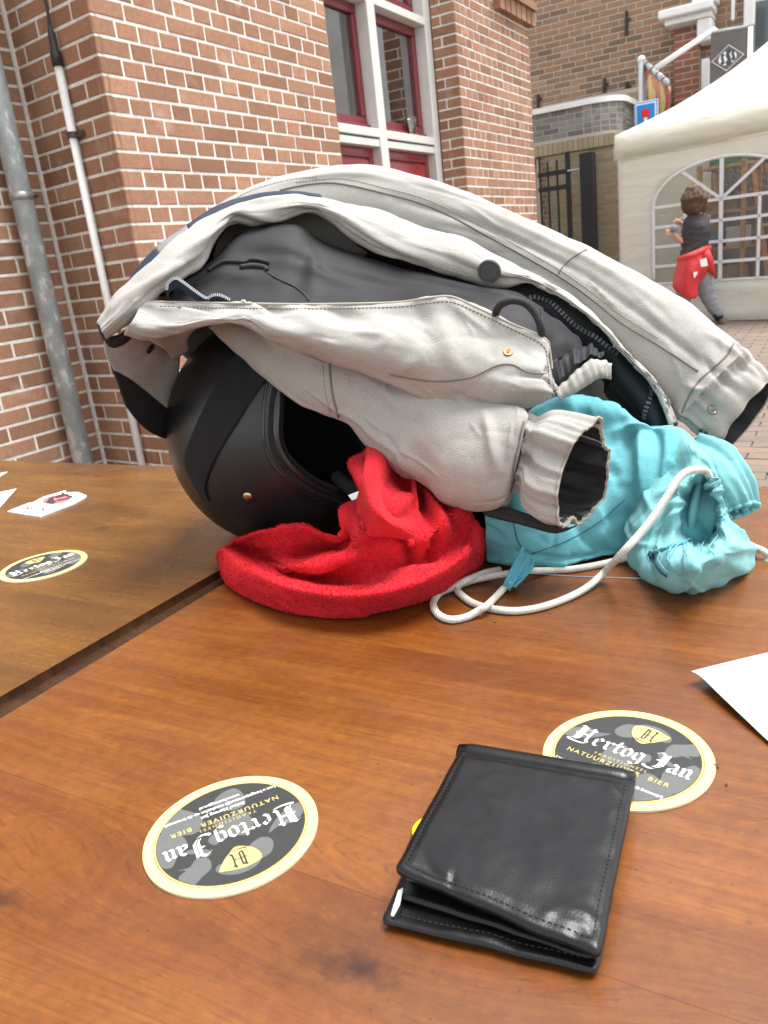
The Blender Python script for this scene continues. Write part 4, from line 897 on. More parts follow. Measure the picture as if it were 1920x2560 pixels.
# window bars and clear panes
M_BAR = simple('tent_bar_white', (.76, .77, .78), .4, .03, 20)
def tbar(p, q, w=.030):
    p, q = Vector((p[0], p[1], 0)), Vector((q[0], q[1], 0)); d = (q - p).normalized(); s = Vector((-d.y, d.x, 0)) * w / 2
    b = MB(); c = [TE(a.x, .000, a.y) + TN * .006 for a in (p - s, q - s, q + s, p + s)]; b.prism(c, TN * .006); b.build('window_bar', M_BAR, tn)
hw = (WR - WL) / 2
for dz in (0, -.206, -.412, -.618): tbar((WL, WZC + dz), (WR, WZC + dz))
tbar((WL, WZ0 + .005), (WR, WZ0 + .005), .02)
tbar((WC, WZ0), (WC, WZC + .40), .042)
for du in (-.395, .395): tbar((WC + du, WZ0), (WC + du, WZC))
for a in (125, 55): tbar((WC, WZC), (WC + WRAD * cos(radians(a)) * .99, WZC + .40 * sin(radians(a)) * .99))
ar = [TE(u, -.004, z) for u, z in arch]; b = MB(); b.tube(ar, .016, 8); b.build('window_rim', M_BAR, tn, True)
M_CPVC = clear_glass('clear_pvc', 3.0, .06, (.92, .93, .92)); _t = M_CPVC.node_tree; _n = _t.nodes.new('ShaderNodeTexNoise'); _n.inputs['Scale'].default_value = 9; _b = _t.nodes.new('ShaderNodeBump'); _b.inputs['Distance'].default_value = .05; _t.links.new(_n.outputs['Fac'], _b.inputs['Height']); _t.links.new(_b.outputs[0], [q for q in _t.nodes if q.type == 'BSDF_GLOSSY'][0].inputs['Normal'])
us_ = [WL, WC - .395, WC, WC + .395, WR]; zs_ = [WZ0, WZC - .618, WZC - .412, WZC - .206, WZC]
for i in range(4):
    for j in range(4): mesh('pane', [TE(us_[i], .004, zs_[j]), TE(us_[i + 1], .004, zs_[j]), TE(us_[i + 1], .004, zs_[j + 1]), TE(us_[i], .004, zs_[j + 1])], [(0, 1, 2, 3)], M_CPVC, tn)
for (a0, a1) in ((0, 55), (55, 90), (90, 125), (125, 180)):
    pp = [TE(WC, .004, WZC)] + [TE(WC + WRAD * cos(radians(a0 + (a1 - a0) * k / 6)), .004, WZC + .40 * sin(radians(a0 + (a1 - a0) * k / 6))) for k in range(7)]; mesh('pane', pp, [tuple(range(8))], M_CPVC, tn)
# things inside the tent: wooden racks, cartons, dark curtain, green crate
rk = empty('wooden_rack', TE(-.3, .7, 0), 'pale wooden shelf rack standing inside the tent behind the clear panels', 'rack'); M_PINE = simple('raw_pine', (.46, .26, .10), .6, .15, 12)
def tbx(name, u0, u1, o0, o1, z0, z1, mat, par): b = MB(); b.box(TE(u0, o0, z0), TD * (u1 - u0), -TN * (o1 - o0), UP * (z1 - z0)); return b.build(name, mat, par)
for u in (-.62, -.12):
    for o_ in (.5, .85): tbx('upright', u, u + .045, o_, o_ + .045, .0, 1.62, M_PINE, rk)
for z in (.35, .72, 1.1, 1.56): tbx('shelf', -.62, -.07, .5, .9, z, z + .03, M_PINE, rk)
ld = empty('wooden_ladder', TE(.1, .6, 0), 'orange wooden step ladder leaning inside the tent', 'ladder')
for s_ in (0, .32): b = MB(); b.tube([TE(.30 + s_ * .2, .4 + s_, .0), TE(-.05 + s_ * .2, .6 + s_ * .6, 1.55)], .028, 6); b.build('rail', simple('ladder_orange', (.42, .17, .06), .6, .1, 9), ld)
for k in range(4): f_ = (k + 1) / 5; b = MB(); b.tube([TE(.30 - .35 * f_, .4 + .2 * f_, 1.55 * f_), TE(.364 - .35 * f_, .72 + .07 * f_, 1.55 * f_)], .016, 6); b.build('rung', M_PINE, ld)
for i, (u, z, w, h, c, lb) in enumerate(((-.58, .38, .2, .22, (.30, .19, .10), 'brown carton on the lower shelf of the wooden rack'), (-.36, .38, .2, .16, (.36, .24, .13), 'flat brown carton beside a taller one on the lower rack shelf'), (-.55, .75, .22, .17, (.10, .14, .18), 'dark blue box on the middle shelf of the wooden rack'), (-.30, .75, .16, .2, (.5, .5, .48), 'pale box on the middle shelf of the wooden rack'), (-.5, 1.592, .36, .12, (.03, .22, .10), 'green crate on top of the wooden rack'), (-.56, 1.13, .24, .12, (.28, .16, .08), 'brown box on the upper shelf of the wooden rack'))):
    tag(tbx('box', u, u + w, .55, .8, z, z + h, simple('box_%d' % i, c, .7, .15, 8), None), lb, 'box', 'boxes on the rack in the tent')
cu_ = tag(tbx('stall_crate', .30, .62, .5, .9, .0, .46, simple('crate_yellow', (.38, .28, .05), .6, .1, 9), None), 'low yellow crate standing on the ground inside the tent', 'crate')
vs = []; nC = 40
for j in range(2):
    for i in range(nC + 1): u = -.1 + 1.2 * i / nC; vs.append(TE(u, 1.5 + .05 * sin(i * 1.5), .05 + 1.9 * j))
o = mesh('backdrop', vs, [(i, i + 1, nC + 2 + i, nC + 1 + i) for i in range(nC)], simple('backdrop_dark', (.04, .036, .036), .8, .3, 4), None, True); tag(o, 'dark hanging curtain added to darken the back of the tent', 'backdrop'); m = o.modifiers.new('s', 'SOLIDIFY'); m.thickness = .01  # added backdrop, keeps the tent interior dark
o = tbx('rack_backcloth', TUL + .1, -.12, 1.9, 1.93, .05, 1.9, simple('backcloth_grey', (.10, .10, .10), .8, .3, 4), None); tag(o, 'grey drape added for darkness behind the wooden rack in the tent', 'backcloth')  # added sheet standing in for the dim interior beyond the rack

# ================================================================== child walking past the tent
def tubemesh(st, n=14):
    b = MB(); pts = [s[0] for s in st]; b.tube(pts, [s[1] for s in st], n)
    # rounded ends
    for (p, r) in (st[0], st[-1]):
        b.lathe(p - UP * r * .9, [(r * .3, 0), (r * .75, r * .4), (r * .95, r * .9), (r * .75, r * 1.4), (r * .3, r * 1.8)], n)
    return b
def fuse(name, parts, vox, mat, parent=None, smooth=6, disp=None):
    b = MB()
    for q in parts: b.add(q.v, q.f)
    o = b.build(name + '_tmp', mat); m = o.modifiers.new('r', 'REMESH'); m.mode = 'VOXEL'; m.voxel_size = vox; m2 = o.modifiers.new('s', 'SMOOTH'); m2.iterations = smooth; m2.factor = .5
    dg = bpy.context.evaluated_depsgraph_get(); me = bpy.data.meshes.new_from_object(o.evaluated_get(dg)); bpy.data.objects.remove(o)
    if disp:
        me.update(); ns = [v.normal.copy() for v in me.vertices]
        for v, nr in zip(me.vertices, ns): v.co = v.co + nr * disp(v.co, nr)
    me.polygons.foreach_set('use_smooth', [True] * len(me.polygons)); me.name = name
    if not me.materials: me.materials.append(mat)
    return link(name, me, parent)
KY = 8.32
def K(x, y, dy=0): return P(1640 + x * .1763, 440 + y * .1763, KY + dy)
kid = empty('person', Vector((K(700, 1500).x, KY, 0)), 'brown haired child in dark shirt, red jacket tied at the waist, walking past tent', 'person')
M_SKIN = simple('skin', (.55, .30, .20), .5, .05, 20); M_HAIR = simple('hair_brown', (.085, .042, .02), .55, .5, 60, bump=.6, bscale=90, bdist=.01)
M_SHIRT = simple('shirt_charcoal', (.045, .043, .047), .85, .1, 20, bump=.5, bscale=30, bdist=.012); M_REDJ = simple('jacket_red', (.62, .035, .035), .6, .08, 15, bump=.6, bscale=16, bdist=.02)
M_TROU = simple('trousers_grey', (.26, .27, .29), .9, .12, 20, bump=.7, bscale=24, bdist=.015); M_SHOE = simple('shoe_brown', (.12, .09, .06), .7, .2, 30); M_SOCK = simple('sock_black', (.02, .02, .022), .8)
hand = lambda c, d: [tubemesh([(c, .022), (c + d * .05, .026), (c + d * .075, .02)], 10)] + [tubemesh([(c + d * .06 + UP * k * .012, .008), (c + d * .085 + UP * k * .012 - RV * .012, .0075), (c + d * .085 + UP * k * .011 - RV * .032, .007)], 6) for k in (-1.5, -.5, .5, 1.5)] + [tubemesh([(c + d * .03 - UP * .02, .009), (c + d * .06 - UP * .035 - RV * .02, .008), (c + d * .085 - UP * .03 - RV * .03, .007)], 6)]
dL = (K(180, 790) - K(260, 830)).normalized(); dR = (K(300, 640) - K(370, 690)).normalized()
body = [tubemesh([(K(540, 330, .01), .072), (K(535, 390, .015), .075), (K(550, 470, .01), .06), (K(590, 540), .05), (K(605, 600), .055), (K(590, 680), .10), (K(585, 800), .112), (K(560, 950), .105), (K(540, 1100), .11), (K(540, 1230), .125)]),
        tubemesh([(K(470, 650), .055), (K(440, 800), .045), (K(428, 985), .038), (K(335, 905), .031), (K(265, 838), .024)]), tubemesh([(K(680, 650, .05), .05), (K(600, 860, .2), .042), (K(460, 740, .2), .032), (K(385, 690, .16), .026)]),
        tubemesh([(K(610, 1250), .09), (K(660, 1500), .075), (K(730, 1720), .058), (K(820, 1880), .045), (K(905, 2010), .036)]), tubemesh([(K(500, 1250, .06), .09), (K(430, 1500, .1), .075), (K(370, 1800, .12), .055), (K(350, 2080, .1), .04)])]
body += hand(K(255, 832), dL) + hand(K(375, 690, .16), dR)
nose = K(440, 400, .03)
fuse('body', body, .011, M_SKIN, kid, 3)
hb = MB()
for (x, y, dy, r) in ((545, 300, 0, .112), (530, 250, 0, .10), (470, 330, 0, .095), (440, 420, .02, .075), (610, 330, 0, .10), (640, 410, 0, .075), (520, 430, 0, .092), (580, 440, 0, .085), (430, 470, .03, .05), (655, 470, 0, .045), (550, 490, .03, .06), (490, 490, .02, .055)):
    r *= .92; c = K(x + (545 - x) * .04, y, dy - .015); hb.lathe(c - UP * r, [(r * .25, .06 * r), (r * .7, .3 * r), (r, r), (r * .7, 1.7 * r), (r * .25, 1.94 * r)], 12)
fuse('hair', [hb], .012, M_HAIR, kid, 4, lambda c, n: .012 * noise.noise(Vector((c.x * 40, c.y * 40, c.z * 9))))
fuse('shirt', [tubemesh([(K(590, 610), .085), (K(585, 680), .122), (K(585, 800), .132), (K(565, 950), .122), (K(540, 1080), .126), (K(500, 1160), .13)]), tubemesh([(K(500, 640), .075), (K(460, 780), .068), (K(440, 900), .064), (K(435, 975), .062)]), tubemesh([(K(670, 640, .05), .07), (K(620, 800, .16), .062)])], .012, M_SHIRT, kid, 5, lambda c, n: .009 * noise.noise(Vector((c.x * 12, c.y * 12, c.z * 26))))
fuse('trousers', [tubemesh([(K(600, 1150), .12), (K(640, 1350), .115), (K(680, 1520), .098), (K(735, 1700), .08), (K(820, 1860), .066), (K(880, 1950), .056)]), tubemesh([(K(520, 1150, .05), .11), (K(450, 1450, .1), .10), (K(385, 1750, .12), .075), (K(355, 1980, .1), .055)])], .013, M_TROU, kid, 4, lambda c, n: .008 * noise.noise(Vector((c.x * 8, c.y * 8, c.z * 26))))
def sheetP(rows, mat, name, par, th=.01, sub=4):
    rr = [crom(r, sub) for r in rows]; cc = [crom(c, sub) for c in zip(*rr)]; NC, NR = len(cc), len(cc[0]); v = [cc[c][r] for r in range(NR) for c in range(NC)]
    o = mesh(name, v, [(r * NC + c, r * NC + c + 1, (r + 1) * NC + c + 1, (r + 1) * NC + c) for r in range(NR - 1) for c in range(NC - 1)], mat, par, True); m = o.modifiers.new('s', 'SOLIDIFY'); m.thickness = th; return o
sheetP([[K(330, 1180, .0), K(420, 1160, -.15), K(540, 1120, -.17), K(650, 1060, -.15), K(745, 1020, -.02)], [K(290, 1300, .02), K(420, 1290, -.17), K(540, 1270, -.20), K(680, 1220, -.18), K(770, 1150, -.02)], [K(262, 1430, .02), K(400, 1420, -.16), K(500, 1400, -.20), K(690, 1310, -.19), K(790, 1270, -.02)], [K(245, 1550, .0), K(380, 1580, -.15), K(470, 1600, -.19), K(560, 1480, -.18), K(800, 1360, -.04)], [K(300, 1640, .0), K(400, 1700, -.14), K(490, 1740, -.18), K(580, 1700, -.17), K(600, 1420, -.16)]], M_REDJ, 'tied_jacket', kid)
b = MB(); b.tube([K(690, 1080, -.16), K(740, 1200, -.14), K(770, 1300, -.12), K(840, 1420, -.1)], [.05, .05, .04, .012], 10); b.build('jacket_sleeve', M_REDJ, kid, True)
b = MB(); b.tube(crom([K(330, 1180, .02), K(430, 1150, -.155), K(560, 1100, -.175), K(680, 1045, -.14), K(750, 1020, 0)], 4), .03, 10); b.build('jacket_knot', M_REDJ, kid, True)
for c in ([(620, 1190), (710, 1160), (735, 1270), (640, 1290)], [(530, 1370), (590, 1355), (580, 1400), (540, 1450)]):
    b = MB(); b.prism([K(x, y, -.235) for x, y in c], RV * .012); b.build('jacket_label', M_SW, kid)
b = MB(); b.tube([K(845, 1930), K(905, 2010)], [.05, .045], 12); b.build('sock', M_SOCK, kid, True)
fuse('shoe', [tubemesh([(K(880, 2010, .02), .042), (K(960, 2080, -.02), .045), (K(1000, 2130, -.05), .035)])], .008, M_SHOE, kid, 3); fuse('shoe', [tubemesh([(K(345, 2090, .1), .042), (K(300, 2130, .08), .04)])], .008, M_SHOE, kid, 3)
pot = K(255, 745, -.03); tag(MB().build('tmp', M_IRON) if False else (lambda: (lambda b: (b.lathe(pot - UP * .03, [(.028, 0), (.034, .02), (.036, .055), (.03, .056)], 14), b.build('paint_pot', simple('pot_grey', (.20, .21, .24), .4, 0), None, True))[1])(MB()))(), 'small grey pot held in the hand of the child', 'pot')
b = MB(); b.tube([K(240, 645, .12), K(420, 580, .12)], .006, 6); tag(b.build('stick', simple('stick_pale', (.6, .45, .3), .6, 0)), 'thin pale stick held in the hand of the child', 'stick')
# ================================================================== cloth tools
def dense(rows, su, sv):
    rr = [crom(r, su) for r in rows]; cc = [crom(c, sv) for c in zip(*rr)]
    return [[cc[c][r] for c in range(len(cc))] for r in range(len(cc[0]))]
def gnormals(G, closed_v=False):
    NR, NC = len(G), len(G[0]); N = []
    for r in range(NR):
        row = []
        for c in range(NC):
            du = G[r][min(c + 1, NC - 1)] - G[r][max(c - 1, 0)]
            dv = (G[(r + 1) % NR][c] - G[r - 1][c]) if closed_v else (G[min(r + 1, NR - 1)][c] - G[max(r - 1, 0)][c])
            n = du.cross(dv); row.append(n.normalized() if n.length > 1e-12 else Vector((0, -1, 0)))
        N.append(row)
    return N
def crease_fn(cs):
    def f(u, v):
        h = 0
        for (u0, v0, u1, v1, w, am) in cs:
            ax, ay = u1 - u0, v1 - v0; L2 = ax * ax + ay * ay; t = max(0, min(1, ((u - u0) * ax + (v - v0) * ay) / L2)); dx, dy = u - u0 - ax * t, v - v0 - ay * t
            q = (dx * dx + dy * dy) / (w * w)
            if q < 9: h += am * math.exp(-q) * (.35 + .65 * sin(pi * t))
        return h
    return f
def rand_creases(seed, n, ang, spread, ln, w, am):
    r = random.Random(seed); out = []
    for _ in range(n):
        u, v = r.random(), r.random(); a = radians(ang + r.uniform(-spread, spread)); L = ln * r.uniform(.5, 1.4); out.append((u - cos(a) * L / 2, v - sin(a) * L / 2, u + cos(a) * L / 2, v + sin(a) * L / 2, w * r.uniform(.6, 1.5), am * r.choice((-1, 1, 1)) * r.uniform(.4, 1.2)))
    return out
def fold_noise(p, s=1.0, rk=1.0):
    q = Vector((p.x * .8, p.y, p.z * 1.2)) * 17 + Vector((noise.noise(p * 9), noise.noise(p * 9 + Vector((5, 2, 1))), 0)) * .8
    rg = max(0, 1 - abs(noise.noise(q)) * 2.2) ** 4
    q2 = p * 41 + Vector((noise.noise(p * 20), noise.noise(p * 20 + Vector((5, 2, 1))), 0)) * .9; rg2 = max(0, 1 - abs(noise.noise(q2)) * 2.4) ** 4
    return s * (.0020 * noise.noise(p * 22) + .0010 * noise.noise(p * 55 + Vector((3, 1, 7))) - rk * (.0012 * rg + .0004 * rg2))
SURF = {}
def cloth(name, rows, mat, parent, su=6, sv=6, th=.0018, disp=None, amp=1.0, out=None, ridge=1.0):
    G = dense(rows, su, sv); N = gnormals(G); NR, NC = len(G), len(G[0]); mid = G[NR // 2][NC // 2]
    sgn = 1 if N[NR // 2][NC // 2].dot((out or EYE) - mid) > 0 else -1
    V = []
    for r in range(NR):
        for c in range(NC):
            p = G[r][c]; u, v = c / (NC - 1), r / (NR - 1); h = fold_noise(p, amp, ridge)
            if disp: h += disp(u, v)
            V.append(p + N[r][c] * (sgn * h))
    Fs = [(r * NC + c, r * NC + c + 1, (r + 1) * NC + c + 1, (r + 1) * NC + c) for r in range(NR - 1) for c in range(NC - 1)]
    if sgn < 0: Fs = [tuple(reversed(f)) for f in Fs]
    o = mesh(name, V, Fs, mat, parent, True)
    if th: m = o.modifiers.new('thick', 'SOLIDIFY'); m.thickness = th; m.offset = -1
    SURF[o.name] = BVHTree.FromPolygons([tuple(v) for v in V], Fs); return o
def sleeve(name, st, mat, parent, nr=40, su=7, disp=None, amp=1.0, th=.0018, cap0=False, cap1=False, sq=1.0):
    """st: (ux, uy, lx, ly, Y, depth ratio[, skew x, skew y]) upper and lower outline pixels at distance Y"""
    rings = []
    for s in st:
        ux, uy, lx, ly, Y, dr = s[:6]; sx, sy = (s[6], s[7]) if len(s) > 6 else (0, 0)
        a, b_ = P(ux, uy, Y), P(lx, ly, Y); c = (a + b_) / 2; h = (a - b_) / 2; vd = (c - EYE).normalized()
        sk = CR * sx * Y / F_PX + CD * sy * Y / F_PX; w = vd * h.length * dr + sk
        ring = []
        for k in range(nr):
            t = 2 * pi * k / nr; ct, sn = cos(t), sin(t)
            if sq != 1: ct, sn = math.copysign(abs(ct) ** sq, ct), math.copysign(abs(sn) ** sq, sn)
            ring.append(c + h * ct + w * (-sn))
        rings.append(ring)
    cols = [crom(q, su) for q in zip(*rings)]; NC = len(cols[0]); G = [[cols[k][i] for i in range(NC)] for k in range(nr)]   # G[ring index][along]
    N = gnormals(G, True); ctr = [sum((G[k][i] for k in range(nr)), Vector()) / nr for i in range(NC)]
    i0 = NC // 2; sgn = 1 if N[0][i0].dot(G[0][i0] - ctr[i0]) > 0 else -1; V = []
    for k in range(nr):
        for i in range(NC):
            p = G[k][i]; h = fold_noise(p, amp)
            if disp: h += disp(i / (NC - 1), k / nr)
            V.append(p + N[k][i] * (sgn * h))
    Fs = [(k * NC + i, k * NC + i + 1, ((k + 1) % nr) * NC + i + 1, ((k + 1) % nr) * NC + i) for k in range(nr) for i in range(NC - 1)]
    if sgn < 0: Fs = [tuple(reversed(f)) for f in Fs]
    if cap0: Fs.append(tuple(k * NC for k in range(nr)))
    if cap1: Fs.append(tuple(k * NC + NC - 1 for k in range(nr)))
    o = mesh(name, V, Fs, mat, parent, True)
    if th: m = o.modifiers.new('thick', 'SOLIDIFY'); m.thickness = th; m.offset = -1
    SURF[o.name] = BVHTree.FromPolygons([tuple(v) for v in V], Fs)
    end = [V[k * NC + NC - 1] for k in range(nr)]; return o, end
def hit(px, py, objs, lift=.0004):
    best = None; d = ray(px, py).normalized()
    for o in objs:
        h = SURF[o.name].ray_cast(EYE, d)
        if h[0] is not None and (best is None or h[3] < best[3]): best = h
    if best is None: return None, None
    n = best[1] if best[1].dot(d) < 0 else -best[1]; return best[0] + n * lift, n
def path_on(pts, objs, n=8, lift=.0004):
    q = crom([Vector((x, y, 0)) for x, y in pts], n); out = []
    for v in q:
        p, nr = hit(v.x, v.y, objs, lift)
        if p is not None: out.append((p, nr))
    return out
def seam(name, pts, objs, mat, parent, r=.0006, n=8, lift=.0002, dash=0):
    q = [p for p, _ in path_on(pts, objs, n, lift)]
    if len(q) < 3: return None
    b = MB()
    if not dash: b.tube(q, r, 6)
    else:
        acc = [0]
        for a, c in zip(q[:-1], q[1:]): acc.append(acc[-1] + (c - a).length)
        def at(s):
            s = max(0, min(acc[-1], s)); i = max(j for j in range(len(acc) - 1) if acc[j] <= s + 1e-12); t = (s - acc[i]) / max(1e-9, acc[i + 1] - acc[i]); return q[i] * (1 - t) + q[i + 1] * t
        s = 0
        while s < acc[-1] - dash: b.tube([at(s), at(s + dash * .35), at(s + dash * .7)], r, 5); s += dash
    return b.build(name, mat, parent, True)

# ================================================================== fabrics
def canvas(name, c, dirt=.3, rough=.9, stain=()):
    t = MT(name, rough, .2); f = t.noise(t.pos(), 9, 5, .6); base = t.ramp(f, [(.3, [x * .86 for x in c]), (.7, c)])
    d = t.noise(t.pos(), 15, 6, .7); base = t.mix(t.ramp(d, [(.52, 0), (.74, dirt * 1.3)]), base, [x * .45 for x in c])
    w = t.n('TexWave', wave_type='BANDS', bands_direction='DIAGONAL'); w.inputs['Scale'].default_value = 330; w.inputs['Distortion'].default_value = 1.2; w.inputs['Detail'].default_value = 2; t.l(t.pos(), w.inputs['Vector'])
    v = t.noise(t.pos(), 800, 3, .7); base = t.mix(t.ramp(v, [(.35, .50), (.65, 0)]), base, [x * .55 for x in c])
    for (cp, r_, k_) in stain:
        ds = t.n('VectorMath', operation='DISTANCE'); t.l(t.pos(), ds.inputs[0]); ds.inputs[1].default_value = cp
        mk = t.math('ADD', t.math('MULTIPLY', ds.outputs['Value'], .5 / r_), t.math('MULTIPLY', t.noise(t.pos(), 60, 5, .7), .55)); base = t.mix(t.ramp(mk, [(.40, k_), (.72, 0)]), base, [x * .45 for x in c])
    t.color(base); t.bump(w.outputs['Fac'], .3, .0006); t.bump(v, .5, .0007); t.set(Sheen_Weight=.12); return t.m
M_CAN = canvas('jacket_canvas_stone', (.405, .391, .355), stain=((P(1745, 858, .735), .022, .6), (P(1850, 870, .74), .014, .6), (P(1385, 1190, .62), .006, .4), (P(1290, 1150, .63), .012, .25)))
M_LIN = simple('lining_charcoal', (.016, .0152, .017), .6, .12, 30, spec=.2, bump=.25, bscale=1500, bdist=.0003)
M_BLACKF = simple('fabric_black', (.010, .010, .012), .75, .15, 40, bump=.3, bscale=900, bdist=.0005)
M_NAVY = simple('trim_navy', (.008, .015, .038), .8, .15, 40, bump=.3, bscale=900, bdist=.0005)
M_REFL = simple('trim_reflective_grey', (.17, .175, .18), .5, .08, 60)
M_SEAM = simple('seam_thread', (.16, .14, .115), .9, 0); M_STITCH = simple('stitch_beige', (.30, .27, .22), .9, 0)

# ================================================================== helmet
hm = empty('helmet', OZ(690, 1370), 'matte black open face helmet with elastic strap beneath the jacket', 'helmet')
HC = P(716, 1080, .882); HF = Vector((.97, -.24, 0)).normalized(); HU = Vector((-.16, .02, .985)).normalized(); HF = (HF - HU * HF.dot(HU)).normalized(); HS = HF.cross(HU)
HA, HB, HW = .135, .132, .114          # front-back, up-down, half width
t = MT('helmet_matte_black', .40, .5); t.color(t.ramp(t.noise(t.pos(), 30, 4), [(.3, (.007, .007, .0075)), (.7, (.011, .011, .0115))])); t.bump(t.noise(t.pos(), 1400, 2), .12, .0002); M_HELM = t.m
M_HRIM = simple('helmet_rim_black', (.012, .012, .013), .22, 0); M_HLIN = simple('helmet_padding', (.008, .008, .009), .95, .3, 80, bump=.5, bscale=200, bdist=.002)
def rim_theta(phi):                    # phi: 0 = up, 90 = towards the camera, 180 = down
    a = abs(((degrees_(phi) + 180) % 360) - 180)
    k = [(0, 120), (30, 118), (55, 112), (72, 107), (90, 104), (108, 111), (126, 121), (145, 125), (160, 126), (180, 126)]
    i = max(n_ for n_ in range(len(k) - 1) if k[n_][0] <= a); p1, p2 = k[i], k[i + 1]; p0 = k[i - 1] if i else (-p2[0], p2[1]); p3 = k[i + 2] if i + 2 < len(k) else (360 - p1[0], p1[1]); s = (a - p1[0]) / (p2[0] - p1[0])
    m1 = (p2[1] - p0[1]) / (p2[0] - p0[0]) * (p2[0] - p1[0]); m2 = (p3[1] - p1[1]) / (p3[0] - p1[0]) * (p2[0] - p1[0])
    return radians((2 * s ** 3 - 3 * s * s + 1) * p1[1] + (s ** 3 - 2 * s * s + s) * m1 + (-2 * s ** 3 + 3 * s * s) * p2[1] + (s ** 3 - s * s) * m2)
degrees_ = math.degrees
if HS.dot(EYE - HC) < 0: HS = -HS
def hpt(phi, th, k=1.0):
    l = Vector((-cos(th) * HA * k, sin(th) * cos(phi) * HB * k, sin(th) * sin(phi) * HW * k))
    p = HC + HF * l.x + HU * l.y + HS * l.z
    return p
def hclamp(p, z0=.004):
    return Vector((p.x, p.y, max(p.z, TZ + z0)))
def hshell(name, k, mat, t0=0.0, t1=1.0, nph=96, nth=40, z0=.004, close=True):
    V = [hpt(0, 0, k)] if t0 == 0 else []; Fs = []; b0 = len(V)
    for j in range(1 if t0 == 0 else 0, nth + 1):
        for i in range(nph):
            ph = 2 * pi * i / nph; rt = rim_theta(ph); V.append(hclamp(hpt(ph, rt * (t0 + (t1 - t0) * j / nth), k), z0))
    nrow = nth if t0 == 0 else nth + 1
    for j in range(nrow - 1):
        for i in range(nph): Fs.append((b0 + j * nph + i, b0 + j * nph + (i + 1) % nph, b0 + (j + 1) * nph + (i + 1) % nph, b0 + (j + 1) * nph + i))
    if t0 == 0: Fs += [(0, b0 + (i + 1) % nph, b0 + i) for i in range(nph)]
    o = mesh(name, V, Fs, mat, hm, True); SURF[o.name] = BVHTree.FromPolygons([tuple(v) for v in V], Fs); return o, V
shell, hv = hshell('shell', 1.0, M_HELM)
m = shell.modifiers.new('s', 'SOLIDIFY'); m.thickness = .003; m.offset = -1
hshell('padding', .90, M_HLIN, z0=.006)
band, _ = hshell('rim_band', 1.016, M_HELM, .947, 1.0, nth=6)
nph = 120
rimc = [hclamp(hpt(2 * pi * i / nph, rim_theta(2 * pi * i / nph) * 1.0, 1.008), .006) for i in range(nph)]; b = MB(); b.tube(rimc, .0042, 10, closed=True); b.build('rim', M_HRIM, hm, True)
rim2 = [hclamp(hpt(2 * pi * i / nph, rim_theta(2 * pi * i / nph) * .945, 1.010), .006) for i in range(nph)]; b = MB(); b.tube(rim2, .0018, 8, closed=True); b.build('rim_groove', M_HRIM, hm, True)
rim3 = [hclamp(hpt(2 * pi * i / nph, rim_theta(2 * pi * i / nph) * .985, .95), .012) for i in range(nph)]; b = MB(); b.tube(rim3, .009, 10, closed=True); b.build('edge_padding', M_HLIN, hm, True)
# elastic strap round the shell
def on_ell(x, y, k):
    d = ray(x, y); o = EYE - HC; f = lambda v: Vector((v.dot(HF) / (HA * k), v.dot(HU) / (HB * k), v.dot(HS) / (HW * k)))
    d2, o2 = f(d), f(o); a, b_, c = d2.dot(d2), 2 * o2.dot(d2), o2.dot(o2) - 1; D_ = b_ * b_ - 4 * a * c
    return EYE + d * ((-b_ - sqrt(max(0, D_))) / (2 * a))
sl = [(640, 850), (579, 893), (525, 986), (481, 1083), (462, 1138), (468, 1185), (505, 1250)]; sr = [(730, 905), (665, 950), (592, 1056), (536, 1148), (518, 1190), (511, 1224), (520, 1256)]
rows = []
for k in range(5):
    row = []
    for (a, c) in zip(sl, sr):
        x, y = a[0] + (c[0] - a[0]) * k / 4, a[1] + (c[1] - a[1]) * k / 4; row.append(on_ell(x, y, 1.022))
    rows.append(row)
cloth('strap', rows, simple('strap_black', (.006, .006, .007), .95, .2, 60), hm, 6, 3, .0022, amp=.10)
p, nr = hit(620, 1242, [shell], 0); b = MB(); b.lathe(p - nr * .001, [(.0052, 0), (.0056, .0012), (.0048, .0022), (.0022, .0028), (.0005, .0029)], 20, nr); b.build('rivet', simple('rivet_brass', (.50, .40, .25), .3, .1, 200, 1), hm, True)
b = MB(); b.tube(crom([P(840, 1190, .80), P(870, 1215, .785), P(905, 1235, .77), P(900, 1270, .76), P(865, 1290, .765)], 5), .007, 8); b.build('chin_strap', M_HLIN, hm, True)
q = [P(870, 1238, .752), P(905, 1224, .748), P(908, 1240, .746), P(888, 1262, .748)]; b = MB(); b.prism(q, (0, .002, 0)); b.build('buckle', simple('buckle_steel', (.5, .5, .5), .25, 0, 1, 1), hm)

# ================================================================== jacket
jk = empty('jacket', OZ(900, 1250), 'stone coloured canvas motorcycle jacket with dark lining thrown over the helmet', 'jacket')
